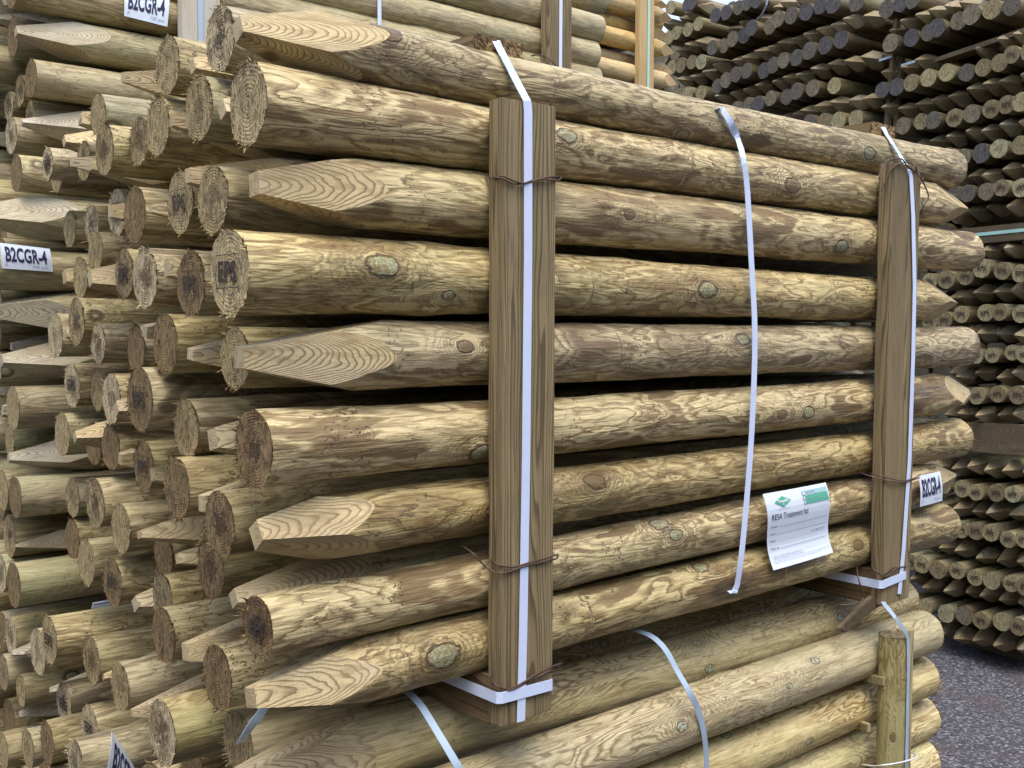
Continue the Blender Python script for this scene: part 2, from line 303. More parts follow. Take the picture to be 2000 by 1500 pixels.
def surf(seed, amp, lumps):
    def R(x, th, r):
        c, s = math.cos(th), math.sin(th)
        v = r*(1+amp*noise.noise((x*5+seed*3.1, c*1.3, s*1.3+seed)))
        v += .0011*noise.noise((x*30+seed, c*3.4+seed, s*3.4))
        for lx, lt, la in lumps:
            dx = (x-lx)/.035
            if abs(dx) < 2.5:
                dt = (th-lt+math.pi) % (2*math.pi)-math.pi
                v += la*math.exp(-dx*dx-(dt*r/.018)**2)
        return v
    return R
def sawn(name, R, r, x0, sgn, nt, seed, mat, fib, parent):
    """rough end grain disc with torn fibres, facing sgn*x"""
    rnd = random.Random(seed*7+3); V = []; F = []
    nr = 7
    for j in range(nr):
        k = 1-j/nr
        for i in range(nt):
            th = 2*math.pi*i/nt; rr = R(x0, th, r)*k
            dx = 0 if j == 0 else sgn*(.0006+.0011*noise.noise((rr*math.cos(th)*70+seed, rr*math.sin(th)*70, seed*1.7)))
            if j == 0 and fib: rr *= 1+.018*rnd.random(); dx = sgn*.0016*rnd.random()
            V.append((x0+dx, rr*math.cos(th), rr*math.sin(th)))
    V.append((x0+sgn*.001, 0, 0)); c = len(V)-1
    for j in range(nr-1):
        for i in range(nt):
            a, b = j*nt+i, j*nt+(i+1) % nt
            F.append((a, b, b+nt, a+nt) if sgn < 0 else (b, a, a+nt, b+nt))
    for i in range(nt):
        a, b = (nr-1)*nt+i, (nr-1)*nt+(i+1) % nt
        F.append((a, b, c) if sgn < 0 else (b, a, c))
    tuft = rnd.random()*6.28
    for q in range(fib):
        near = rnd.random() < .72
        th = rnd.random()*6.283 if rnd.random() < .6 else tuft+rnd.gauss(0, .45)
        k = 1.0 if near else math.sqrt(rnd.random())
        rr = R(x0, th, r)*k*.99; p = Vector((x0, rr*math.cos(th), rr*math.sin(th)))
        rad = Vector((0, math.cos(th), math.sin(th)))
        ln = (.003+.008*rnd.random()**2.2)*(1.25 if near else .6)
        if rnd.random() < .04: ln *= 2.0
        d = (rad*(rnd.random()*.9+.1 if near else .2)+Vector((sgn*(.2+rnd.random()), 0, 0))+Vector((0, rnd.gauss(0, .3), rnd.gauss(0, .3)-.1))).normalized()
        w = d.cross(Vector((0, rnd.gauss(0, 1), rnd.gauss(0, 1)))+rad*.1).normalized()*(.0006+.0012*rnd.random())
        n = len(V); V += [p-w-d*.001, p+w-d*.001, p+d*ln+w*.2]; F.append((n, n+1, n+2))
    o = mesh_obj(name, V, F, [mat], parent, smooth=True)
    return o

def post(name, p0, p1, r0, r1, left, right, mats, seed, nx=40, nt=32, lumps=0, fib=(60, 0), angL=None, angR=None, tipL=(.012, .19), tipR=(.006, .34), stamp=None, amp=.035, rm=None, knots=None):
    """one post from p0 to p1; left/right: 'b' blunt, 'p' pointed, 'o' cut off hidden end"""
    wood, facet, end = mats
    p0, p1 = Vector(p0), Vector(p1); L = (p1-p0).length; rnd = random.Random(seed)
    kl = []
    X = (p1-p0).normalized(); Y = (Vector((0, 0, 1)) if abs(X.z) < .9 else Vector((0, 1, 0))).cross(X).normalized(); Z = X.cross(Y)
    for (kp, ksz) in (knots or []):
        q = kp-p0; kl.append((q.dot(X), math.atan2(q.dot(Z), q.dot(Y)), ksz))
    R = surf(seed*1.37, amp, [(k[0], k[1], k[2]*.22) for k in kl]+[(rnd.uniform(.1, L-.1), rnd.uniform(0, 6.28), rnd.uniform(.001, .0035)) for _ in range(lumps)])
    bm = bmesh.new(); rings = []
    bend = rnd.uniform(-.004, .004)*(1 if lumps else .4)
    for j in range(nx+1):
        t = j/nx; x = L*t; r = r0+(r1-r0)*t
        if rm: r += (rm-(r0+r1)/2)*(1-abs(2*t-1)**2.2)
        cz = bend*math.sin(math.pi*t)
        rings.append([bm.verts.new((x, R(x, th, r)*math.cos(th), R(x, th, r)*math.sin(th)+cz)) for th in (2*math.pi*i/nt for i in range(nt))])
    for j in range(nx):
        for i in range(nt):
            k = (i+1) % nt
            f = bm.faces.new((rings[j][i], rings[j+1][i], rings[j+1][k], rings[j][k])); f.smooth = True
    f = bm.faces.new(rings[0]); f.material_index = 1 if left == 'p' else 2
    f = bm.faces.new(rings[-1][::-1]); f.material_index = 3 if right == 'p' else 4
    for side, style, ang, tp in ((0, left, angL, tipL), (1, right, angR, tipR)):
        if style != 'p': continue
        if ang is None: a0 = rnd.uniform(-25, 25); ang = [a0, a0+90, a0+180, a0-90]
        for a in ang:
            th = math.radians(180-a)                        # 0 = towards -y, 90 = up
            n = Vector((0, math.cos(th), math.sin(th)))
            hh = tp[0]*rnd.uniform(.8, 1.25); sl = tp[1]*rnd.uniform(.9, 1.12)
            co = Vector((0 if side == 0 else L, 0, 0))+n*hh
            no = Vector((-sl if side == 0 else sl, n.y, n.z)).normalized()
            geo = bm.verts[:]+bm.edges[:]+bm.faces[:]
            res = bmesh.ops.bisect_plane(bm, geom=geo, dist=1e-6, plane_co=co, plane_no=no, clear_outer=True)
            ed = [e for e in res['geom_cut'] if isinstance(e, bmesh.types.BMEdge)]
            rf = bmesh.ops.edgeloop_fill(bm, edges=ed)
            for f in rf['faces']: f.material_index = 1 if side == 0 else 3; f.smooth = False
    def piece(idx, nm, mat, par, smooth):
        sel = [f for f in bm.faces if f.material_index == idx]
        if not sel: return None
        vm = {}; V = []; F = []
        for f in sel:
            q = []
            for v in f.verts:
                if v.index not in vm: vm[v.index] = len(V); V.append(v.co[:])
                q.append(vm[v.index])
            F.append(q)
        nv = len(V)
        if idx == 0 and lumps > 5:                          # torn slivers standing off the surface
            for _ in range(70):
                x = rnd.uniform(.02, L-.02); th = rnd.uniform(0, 6.283); r = r0+(r1-r0)*x/L; rr = R(x, th, r)*.985
                if rm: rr = None
                p_ = min(range(nv), key=lambda i: abs(V[i][0]-x)*3+abs(math.atan2(V[i][2], V[i][1])-(th if th < math.pi else th-2*math.pi))*.05) if rm else None
                q = Vector(V[p_])*1.0 if rm else Vector((x, rr*math.cos(th), rr*math.sin(th)))
                rad = Vector((0, q.y, q.z)).normalized()
                d = (Vector((rnd.choice((-1, 1)), 0, 0))+rad*rnd.uniform(.15, .8)+rad.cross(Vector((1, 0, 0)))*rnd.gauss(0, .25)).normalized()
                w_ = d.cross(rad).normalized()*rnd.uniform(.0004, .0010); ln = rnd.uniform(.004, .013)
                n = len(V); V += [tuple(q-w_-rad*.001), tuple(q+w_-rad*.001), tuple(q+d*ln)]; F.append([n, n+1, n+2])
        ob = mesh_obj(nm, V, F, [mat], par, smooth=smooth)
        if idx == 0 and kl:
            A_ = ob.data.attributes.new('knot', 'FLOAT_VECTOR', 'POINT'); dat = []
            for v in V:
                best = None
                for kx, kt, ksz in kl:
                    rr = math.hypot(v[1], v[2]); dt = (math.atan2(v[2], v[1])-kt+math.pi) % (2*math.pi)-math.pi
                    dd = math.hypot((v[0]-kx)*.62, dt*rr)
                    if best is None or dd < best[0]: best = (dd, v[0]-kx, dt*rr, 1+ksz)
                dat += best[1:]
            A_.data.foreach_set('vector', dat)
        return ob
    bmesh.ops.recalc_face_normals(bm, faces=bm.faces[:])
    bm.verts.index_update()
    o = piece(0, name, wood, None, True)
    Mx = Matrix((X, Y, Z)).transposed().to_4x4(); Mx.translation = p0; o.matrix_world = Mx
    if left == 'p': piece(1, 'pointed_tip', facet, o, False)
    if right == 'p': piece(3, 'pointed_tip', facet, o, False)
    if left == 'b':
        e = sawn('sawn_end', R, r0, 0, -1, nt, seed, end, fib[0], o)
        if stamp: stamp_on(e, stamp, -.0032, r0)
    if right == 'b': sawn('sawn_end', R, r1, L, 1, nt, seed+1, end, fib[1], o)
    if left == 'o': piece(2, 'cut_end', end, o, False)
    if right == 'o': piece(4, 'cut_end', end, o, False)
    bm.free()
    return o

# ------------------------------------------------------------------ lettering
TXT = {}
def text_geo(s, bold=0.0):
    key = (s, bold)
    if key in TXT: return TXT[key]
    cu = bpy.data.curves.new('t', 'FONT'); cu.body = s; cu.offset = bold; cu.resolution_u = 3
    ob = bpy.data.objects.new('t', cu); COL.objects.link(ob)
    bpy.context.view_layer.update()
    me = bpy.data.meshes.new_from_object(ob.evaluated_get(bpy.context.evaluated_depsgraph_get()))
    bm = bmesh.new(); bm.from_mesh(me); bmesh.ops.triangulate(bm, faces=bm.faces[:])
    V = [v.co.copy() for v in bm.verts]; F = [[v.index for v in f.verts] for f in bm.faces]; bm.free()
    bpy.data.objects.remove(ob); bpy.data.curves.remove(cu); bpy.data.meshes.remove(me)
    x0 = min(v.x for v in V); x1 = max(v.x for v in V); y0 = min(v.y for v in V); y1 = max(v.y for v in V)
    TXT[key] = ([((v.x-x0)/(x1-x0), (v.y-y0)/(y1-y0)) for v in V], F)
    return TXT[key]
def stamp_geo(s, w, h, eps):
    T, F = text_geo(s, .03); V = [(eps, -(a-.5)*w, (b-.5)*h) for a, b in T]; F = [list(f) for f in F]
    W, H, t = w*.62, h*.80, .0011                           # burnt frame round the letters
    for (a0, b0, a1, b1) in ((-W, -H, W, -H+t), (-W, H-t, W, H), (-W, -H, -W+t, H), (W-t, -H, W, H)):
        n = len(V); V += [(eps, -a0, b0), (eps, -a1, b0), (eps, -a1, b1), (eps, -a0, b1)]; F.append([n, n+1, n+2, n+3])
    return V, F
def stamp_on(e, s, eps, r):
    V, F = stamp_geo(s, r*.95, r*.5, eps); o = mesh_obj('stamp', V, F, ['stamp'], e)
    return o
class Sheet:
    """a thin sheet of paper between four corner points, curled a little, and printing laid on it"""
    def __init__(s, name, TL, TR, BR_, BL, curl=.004, wave=1.0, mat='paper'):
        s.c = [Vector(v) for v in (TL, TR, BR_, BL)]; s.curl = curl; s.wave = wave
        n = (s.c[1]-s.c[0]).cross(s.c[3]-s.c[0]).normalized()
        if n.dot(CAM-s.c[0]) < 0: n = -n
        s.n = n; nu, nv = 10, 14; V = []; F = []
        for d in (0, -.0005):
            for j in range(nv+1):
                for i in range(nu+1): V.append(s.p(i/nu, j/nv, d))
        K = (nu+1)*(nv+1)
        for j in range(nv):
            for i in range(nu):
                a = j*(nu+1)+i; F.append((a, a+1, a+nu+2, a+nu+1)); F.append((K+a, K+a+nu+1, K+a+nu+2, K+a+1))
        rim = [i for i in range(nu+1)]+[j*(nu+1)+nu for j in range(1, nv+1)]+[nv*(nu+1)+i for i in range(nu-1, -1, -1)]+[j*(nu+1) for j in range(nv-1, 0, -1)]
        for q in range(len(rim)): a, b = rim[q], rim[(q+1) % len(rim)]; F.append((a, b, b+K, a+K))
        s.o = mesh_obj(name, V, F, [mat], smooth=False)
    def p(s, u, v, d=0):                                    # v from the top edge down
        a = s.c[0].lerp(s.c[1], u); b = s.c[3].lerp(s.c[2], u)
        return a.lerp(b, v)+s.n*(d+s.curl*math.sin(v*math.pi*s.wave+.3)+s.curl*.3*math.sin(u*3))
    def text(s, t, u0, v0, u1, v1, mat='ink', bold=0., name='lettering', d=.0009):
        T, F = text_geo(t, bold)
        return mesh_obj(name, [s.p(u0+(u1-u0)*a, v1+(v0-v1)*b, d) for a, b in T], F, [mat], s.o)
    def box(s, boxes, mat, name, d=.0007):
        V = []; F = []
        for (u0, v0, u1, v1) in boxes:
            N = 6; n = len(V)
            for i in range(N+1): u = u0+(u1-u0)*i/N; V += [s.p(u, v0, d), s.p(u, v1, d)]
            for i in range(N): F.append((n+2*i, n+2*i+2, n+2*i+3, n+2*i+1))
        return mesh_obj(name, V, F, [mat], s.o)

def slab(name, quad, back, mat, axis=None, bev=.0015, parent=None, rough=0.):
    """a sawn board: front outline (four points TL TR BR BL) and the vector to its back"""
    P = [Vector(v) for v in quad]; b = Vector(back); c = sum(P, Vector())/4+b*.5
    bm = bmesh.new(); vs = [bm.verts.new(p-c) for p in P]+[bm.verts.new(p+b-c) for p in P]
    for f in ((0, 1, 2, 3), (7, 6, 5, 4), (0, 4, 5, 1), (1, 5, 6, 2), (2, 6, 7, 3), (3, 7, 4, 0)): bm.faces.new([vs[i] for i in f])
    bmesh.ops.recalc_face_normals(bm, faces=bm.faces[:])
    bmesh.ops.bevel(bm, geom=bm.edges[:], offset=bev, segments=2, affect='EDGES')
    if rough:
        bmesh.ops.subdivide_edges(bm, edges=[e for e in bm.edges if e.calc_length() > .05], cuts=12, use_grid_fill=True)
        for v in bm.verts: v.co += Vector((noise.noise(v.co*9+c), noise.noise(v.co*9+c*2), noise.noise(v.co*9+c*3)))*rough
    me = bpy.data.meshes.new(name); bm.to_mesh(me); bm.free(); me.materials.append(MAT[mat])
    o = bpy.data.objects.new(name, me); o.location = c; COL.objects.link(o)
    if parent: o.parent = parent
    return o
def onpost(px, py, c, R):
    """place of the photo carried onto the surface of a post lying along x with axis point c"""
    best = None
    for k in range(140):
        Y = c.y-R*1.15+k*R*1.2/140; p = at(px, py, Y); d = math.hypot(p.y-c.y, p.z-c.z)
        if d <= R: return p
        if best is None or d < best[0]: best = (d, p)
    p = best[1]; q = Vector((0, p.y-c.y, p.z-c.z)).normalized()*R
    return Vector((p.x, c.y+q.y, c.z+q.z))
def smooth_line(pts, n):
    """catmull-rom through the points"""
    P = [Vector(p) for p in pts]; out = []
    for i in range(len(P)-1):
        a, b, c, d = P[max(i-1, 0)], P[i], P[i+1], P[min(i+2, len(P)-1)]
        for k in range(n):
            t = k/n; out.append(.5*((2*b)+(c-a)*t+(2*a-5*b+4*c-d)*t*t+(3*b-a-3*c+d)*t**3))
    out.append(P[-1]); return out
def strap(name, pts, wid, mat, wdir=(1, 0, 0), n=6, thick=.0009, twist=None):
    L = smooth_line(pts, n) if n > 1 else [Vector(p) for p in pts]; V = []; F = []
    for i, p in enumerate(L):
        t = (L[min(i+1, len(L)-1)]-L[max(i-1, 0)]).normalized(); wd = Vector(wdir)
        wv = (wd-t*wd.dot(t)).normalized()*wid/2; nv = t.cross(wv).normalized()
        if nv.dot(CAM-p) < 0: nv = -nv
        nv *= thick
        V += [p-wv, p+wv, p+wv+nv, p-wv+nv]
    for i in range(len(L)-1):
        a = 4*i
        for k in range(4): F.append((a+k, a+(k+1) % 4, a+4+(k+1) % 4, a+4+k))
    F.append((0, 1, 2, 3)); m = 4*(len(L)-1); F.append((m+3, m+2, m+1, m))
    return mesh_obj(name, V, F, [mat])
def wire(name, lines, r, mat, parent=None, n=6):
    V = []; F = []
    for pts in lines:
        L = smooth_line(pts, n); S = 7; base = len(V)
        for i, p in enumerate(L):
            t = (L[min(i+1, len(L)-1)]-L[max(i-1, 0)]).normalized()
            a = t.orthogonal().normalized() if i == 0 else (pa-t*pa.dot(t)).normalized(); pa = a; b = t.cross(a)
            for k in range(S): th = 2*math.pi*k/S; V.append(p+(a*math.cos(th)+b*math.sin(th))*r)
        for i in range(len(L)-1):
            for k in range(S): q = base+i*S; F.append((q+k, q+(k+1) % S, q+S+(k+1) % S, q+S+k))
        F.append([base+k for k in range(S)][::-1]); F.append([base+(len(L)-1)*S+k for k in range(S)])
    return mesh_obj(name, V, F, [mat], parent, smooth=True)

# ------------------------------------------------------------------ ground
bm = bmesh.new(); S = 150
me = bpy.data.meshes.new('ground'); me.from_pydata([(-S, -S, GROUND), (S, -S, GROUND), (S, S, GROUND), (-S, S, GROUND)], [], [(0, 1, 2, 3)])
me.materials.append(MAT['ground']); gr = bpy.data.objects.new('ground', me); COL.objects.link(gr); gr['kind'] = 'structure'

# ------------------------------------------------------------------ upper strapped stack: the nine front posts
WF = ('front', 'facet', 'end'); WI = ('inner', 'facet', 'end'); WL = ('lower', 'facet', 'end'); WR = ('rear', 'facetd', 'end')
GA = 'round posts in the upper strapped stack'
front = [  # left px, py; right px, py; radius at the left, at the right; styles; facet angles; label
 (463, 57, 1852, 331, .0445, .0440, 'pb', [22, 112, 202, -62], None, 'topmost front post with long ringed pointed left end, slimmer than the rest'),
 (485, 203, 1885, 408, .0485, .0480, 'bp', None, [42, 132, 222, -48], 'second front post down, frayed blunt left end, short pale point at right'),
 (495, 362, 1885, 492, .0450, .0450, 'pb', [6, 96, 186, -84], None, 'third front post down, long ringed point at left, rounded right end'),
 (448, 530, 1865, 592, .0510, .0460, 'bp', None, [52, 180, -50], 'fourth front post down, big stamped blunt end with clear growth rings'),
 (469, 698, 1878, 677, .0465, .0455, 'pb', [0, 90, 180, -90], None, 'fifth front post down, pale grey ringed point at left, rounded right end'),
 (497, 877, 1890, 766, .0480, .0480, 'bp', None, [28, 118, 208, -75], 'sixth front post down, dark ragged blunt end right below the grey ringed point'),
 (500, 1046, 1865, 855, .0440, .0450, 'pb', [34, 124, 214, -50], None, 'seventh front post down, yellow ringed point turned upward at left'),
 (505, 1226, 1864, 930, .0385, .0420, 'bp', None, [34, 120, 200, -30], 'eighth front post down, dark brown blunt end stamped with letters'),
 (489, 1361, 1840, 1022, .0445, .0450, 'pb', [14, 104, 194, -76], None, 'lowest front post with pale cream ringed point resting above the bearer'),
]
RM = (.0385, .0435, .0470, .0445, .0450, .0430, .0410, .0415, .0440); AX = []
KN = {0: [(752, 62, .016), (1700, 300, .013), (1330, 262, .010)], 1: [(1545, 362, .014), (1105, 268, .012)], 2: [(1640, 480, .013), (1225, 420, .008)], 3: [(742, 523, .017), (1380, 567, .015), (872, 575, .007), (1806, 553, .011)],
      4: [(1450, 665, .012), (905, 680, .009)], 5: [(935, 882, .013), (1578, 806, .012), (1525, 810, .009)], 6: [(1165, 940, .014), (960, 1000, .008)], 7: [(1287, 1024, .013), (1320, 1046, .010), (640, 1112, .010)], 8: [(863, 1281, .018), (1366, 1110, .012), (1674, 1066, .011)]}
def kn(lst, c, R):
    return [(onpost(x, y, c, R), s) for x, y, s in lst]
for i, (a, b, c, d, r0, r1, stl, aL, aR, lab) in enumerate(front):
    AX.append((at(a, b, 0), at(c, d, 0)))
    ks_ = []
    for (kx_, ky_, sz_) in KN[i]:
        q = at(kx_, ky_, 0); t = (q.x-AX[-1][0].x)/(AX[-1][1].x-AX[-1][0].x); ks_.append((onpost(kx_, ky_, AX[-1][0].lerp(AX[-1][1], t), .043), sz_))
    o = post('round_post', at(a, b, 0), at(c, d, 0), r0, r1, stl[0], stl[1], ('front', 'facet', {3: 'endl', 1: 'endl', 5: 'endd', 7: 'endd'}.get(i, 'end')), 11+i, nx=170, nt=64, lumps=7,
             fib=(170, 70), angL=aL, angR=aR, stamp={3: 'EPS', 7: 'EPS'}.get(i), tipL=(.0125, .185), tipR=(.005, .23), amp=.065, rm=RM[i], knots=ks_)
    tag(o, lab, 'post', GA)

# ------------------------------------------------------------------ posts behind them, read off their ends
TA = [('b', 0.04, 0.162, 0.432, 0.0429, 0), ('b', 0.028, 0.205, 0.344, 0.0441, 0), ('b', 0.06, 0.383, 0.44, 0.0433, 0),
      ('b', 0.058, 0.418, 0.353, 0.0441, 0), ('b', 0.11, 0.625, 0.363, 0.0413, 0), ('b', 0.12, 0.846, 0.442, 0.0384, 0),
      ('b', 0.083, 0.714, 0.356, 0.0447, 0), ('b', 0.143, 0.993, 0.375, 0.0388, 0), ('b', 0.157, 1.205, 0.374, 0.0397, 0),
      ('b', 0.117, 1.135, 0.383, 0.033, 0), ('p', 0.012, 0.1, 0.326, 0.0435, 36), ('p', 0.045, 0.262, 0.414, 0.0435, 31),
      ('p', 0.073, 0.598, 0.46, 0.0435, 22), ('p', 0.037, 0.317, 0.343, 0.0435, 22), ('p', 0.115, 0.93, 0.446, 0.0435, 28),
      ('p', 0.127, 1.063, 0.421, 0.0435, 22), ('p', 0.089, 0.906, 0.356, 0.0435, 18), ('p', 0.092, 0.811, 0.343, 0.0435, 26),
      ('b', 0.054, 0.505, 0.224, 0.0451, 0), ('b', 0.047, 0.313, 0.228, 0.0449, 0), ('b', 0.017, 0.14, 0.214, 0.0447, 0),
      ('b', 0.119, 0.755, 0.253, 0.0419, 0), ('b', 0.186, 1.08, 0.257, 0.0401, 0), ('b', 0.182, 1.202, 0.257, 0.0395, 0),
      ('p', 0.018, 0.222, 0.254, 0.0435, 34), ('p', 0.041, 0.41, 0.226, 0.0435, 20), ('p', 0.072, 0.662, 0.243, 0.0435, 28),
      ('b', 0.173, 1.021, 0.199, 0.0392, 0), ('b', 0.165, 1.091, 0.147, 0.0423, 0), ('b', 0.099, 0.672, 0.138, 0.0426, 0),
      ('b', 0.032, 0.411, 0.12, 0.0458, 0), ('b', 0.021, 0.221, 0.106, 0.0447, 0), ('p', 0.159, 1.175, 0.152, 0.0435, 28),
      ('p', 0.102, 0.853, 0.134, 0.0435, 32), ('p', 0.028, 0.322, 0.131, 0.0435, 34), ('b', 0.118, 0.979, 0.056, 0.0458, 0),
      ('b', 0.141, 1.182, 0.025, 0.0473, 0), ('b', 0.135, 0.909, 0.012, 0.0384, 0), ('b', 0.118, 0.672, 0.007, 0.0408, 0),
      ('b', 0.036, 0.347, 0.021, 0.045, 0), ('b', 0.046, 0.14, 0.004, 0.0418, 0), ('p', 0.131, 1.085, 0.032, 0.0435, 20),
      ('p', 0.056, 0.477, 0.037, 0.0435, 26), ('p', 0.03, 0.246, 0.007, 0.0435, 32), ('b', 0.138, 1.072, -0.076, 0.0456, 0),
      ('b', 0.16, 0.986, -0.084, 0.0404, 0), ('b', 0.093, 0.727, -0.084, 0.0442, 0), ('b', 0.02, 0.408, -0.065, 0.0489, 0),
      ('b', 0.056, 0.322, -0.104, 0.0431, 0), ('p', 0.065, 0.631, -0.095, 0.0435, 28), ('p', 0.084, 0.496, -0.105, 0.0435, 28),
      ('p', 0.019, 0.155, -0.105, 0.0435, 46), ('b', 0.126, 1.101, -0.18, 0.045, 0), ('b', 0.136, 0.947, -0.187, 0.0422, 0),
      ('b', 0.104, 0.764, -0.175, 0.0433, 0), ('b', 0.087, 0.566, -0.189, 0.0423, 0), ('p', 0.079, 0.653, -0.186, 0.0435, 22),
      ('p', 0.071, 0.859, -0.162, 0.0435, 22), ('b', 0.155, 1.132, -0.32, 0.0427, 0), ('b', 0.079, 0.778, -0.279, 0.0456, 0),
      ('b', 0.03, 0.298, -0.189, 0.0449, 0), ('b', 0.091, 0.685, -0.314, 0.0438, 0), ('b', 0.006, 0.107, -0.211, 0.0423, 0),
      ('p', 0.055, 0.449, -0.188, 0.0435, 30), ('p', 0.023, 0.198, -0.201, 0.0435, 38), ('p', 0.046, 0.488, -0.289, 0.0435, 22),
      ('b', 0.116, 0.557, -0.343, 0.0393, 0), ('b', 0.047, 0.224, -0.298, 0.0427, 0), ('b', 0.155, 1.139, -0.41, 0.0429, 0),
      ('b', 0.101, 0.895, -0.412, 0.0452, 0), ('b', 0.095, 0.741, -0.421, 0.044, 0), ('b', 0.088, 0.497, -0.402, 0.0401, 0),
      ('p', 0.036, 0.312, -0.297, 0.0435, 26), ('p', 0.016, 0.091, -0.309, 0.0435, 34), ('p', 0.076, 0.585, -0.427, 0.0435, 32),
      ('b', 0.056, 0.417, -0.439, 0.0435, 0), ('b', 0.023, 0.155, -0.433, 0.0441, 0), ('p', 0.035, 0.29, -0.432, 0.0435, 36)]
TB = [('b', 0.048, 0.956, -0.568, 0.0451, 0), ('b', 0.079, 1.135, -0.64, 0.0486, 0), ('b', 0.099, 0.87, -0.598, 0.045, 0),
      ('b', 0.085, 0.684, -0.598, 0.0431, 0), ('p', 0.118, 1.037, -0.618, 0.0435, 18), ('p', 0.087, 0.774, -0.605, 0.0435, 14),
      ('b', 0.127, 1.125, -0.761, 0.0454, 0), ('b', 0.099, 0.886, -0.737, 0.0459, 0), ('b', -0.009, 0.268, -0.535, 0.0466, 0),
      ('b', 0.066, 1.042, -0.804, 0.0439, 0), ('b', -0.007, 0.65, -0.7, 0.0386, 0), ('b', 0.096, 0.407, -0.655, 0.041, 0),
      ('b', 0.183, 0.941, -0.812, 0.0439, 0), ('b', 0.08, 1.223, -0.876, 0.0425, 0), ('p', 0.042, 0.339, -0.596, 0.0435, 24),
      ('p', 0.096, 0.797, -0.733, 0.0435, 14), ('p', 0.122, 1.135, -0.867, 0.0435, 16), ('p', 0.07, 0.59, -0.616, 0.0435, 16),
      ('b', 0.07, 0.684, -0.78, 0.0458, 0), ('b', 0.059, 0.474, -0.711, 0.0459, 0), ('b', 0.103, 0.951, -0.901, 0.0462, 0),
      ('b', 0.065, 1.051, -0.892, 0.0441, 0)]
TD = [('b', 0.152, 1.478, 0.717, 0.045, 0), ('b', 0.16, 1.378, 0.607, 0.0424, 0), ('b', 0.168, 1.489, 0.598, 0.0361, 0),
      ('b', 0.162, 1.558, 0.572, 0.0344, 0), ('b', 0.178, 1.449, 0.535, 0.0347, 0), ('b', 0.143, 1.478, 0.489, 0.043, 0),
      ('b', 0.193, 1.52, 0.504, 0.038, 0), ('b', 0.125, 1.379, 0.39, 0.0416, 0), ('p', 0.131, 1.385, 0.706, 0.044, 20),
      ('p', 0.14, 1.385, 0.505, 0.044, 12), ('b', 0.108, 1.383, -0.141, 0.049, 0), ('b', 0.138, 1.522, -0.233, 0.0369, 0),
      ('b', 0.107, 1.476, -0.341, 0.0464, 0), ('b', 0.109, 1.38, -0.346, 0.0468, 0), ('b', 0.131, 1.513, -0.457, 0.0504, 0),
      ('b', 0.1, 1.375, -0.547, 0.0509, 0), ('b', 0.115, 1.533, -0.551, 0.045, 0), ('b', 0.117, 1.468, -0.689, 0.0449, 0),
      ('b', 0.117, 1.54, -0.794, 0.0429, 0), ('b', 0.134, 1.458, -0.822, 0.0378, 0), ('b', 0.147, 1.61, -0.94, 0.0525, 0),
      ('b', 0.108, 1.522, -0.98, 0.0433, 0), ('p', 0.11, 1.473, -0.148, 0.0435, 14), ('p', 0.097, 1.385, -0.254, 0.0435, 20),
      ('p', 0.219, 1.4, -0.316, 0.043, 10), ('p', 0.117, 1.419, -0.465, 0.0435, 8), ('p', 0.094, 1.382, -0.706, 0.0435, 12),
      ('p', 0.141, 1.5, -0.893, 0.0435, 14), ('p', 0.173, 1.373, -0.808, 0.0435, 10)]

def inner(rows, wood, grp, where, seed, length=1.8, z0=.4196, fibk=1.0):
    rs = {}
    for e in rows: rs.setdefault(int(round((z0-e[3])/.105))+1, []).append(e)
    for ri, row in rs.items():
        row.sort(key=lambda e: e[2])
        for k, (st_, x, y, z, r, tip) in enumerate(row):
            seed += 1; rnd = random.Random(seed)
            L = length+rnd.uniform(-.03, .02); pt = st_ == 'p'
            fib = int(110*fibk) if y < .7 else int(60*fibk)
            stmp = 'EPS' if (not pt and rnd.random() < .3 and y < 1.2) else None
            a0 = rnd.uniform(-12, 45)
            o = post('round_post', (x, y, z), (x+L, y+rnd.uniform(-.006, .006), z+rnd.uniform(-.004, .004)), r, r*rnd.uniform(.93, 1.03),
                     'p' if pt else 'b', 'o', wood, seed, nx=44, nt=40, lumps=3, fib=(fib, 0), angL=[a0, a0+90, a0+180, a0-90],
                     tipL=((tip/2)*depth(Vector((x, y, z)))/FPX*.8, .19), stamp=stmp, amp=.04)
            nm = 'pointed' if pt else 'blunt'
            tag(o, '%s round post, %s back from front, %s row of %s' % (nm, ORD[k+2], ORD[ri] if ri > 0 else 'top', where), 'post', grp)
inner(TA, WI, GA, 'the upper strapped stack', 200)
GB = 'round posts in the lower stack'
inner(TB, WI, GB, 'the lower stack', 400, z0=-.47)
GD = 'round posts in the rear stack'
fr0 = random.Random(5)                                      # the rear stack is full: the posts behind its front ones
for a in range(24):
    for b in range(6):
        y, z = 1.478+b*.096+fr0.uniform(-.006, .006), .93-a*.1045+(.05 if b % 2 else .0)+fr0.uniform(-.008, .008)
        if all(math.hypot(y-e[2], z-e[3]) > .082 for e in TD): TD.append(('p' if (a+b) % 3 == 0 else 'b', .10+.05*fr0.random(), y, z, .045, 14))
inner(TD, WR, GD, 'the rear left stack', 500, z0=1.0, fibk=.5)

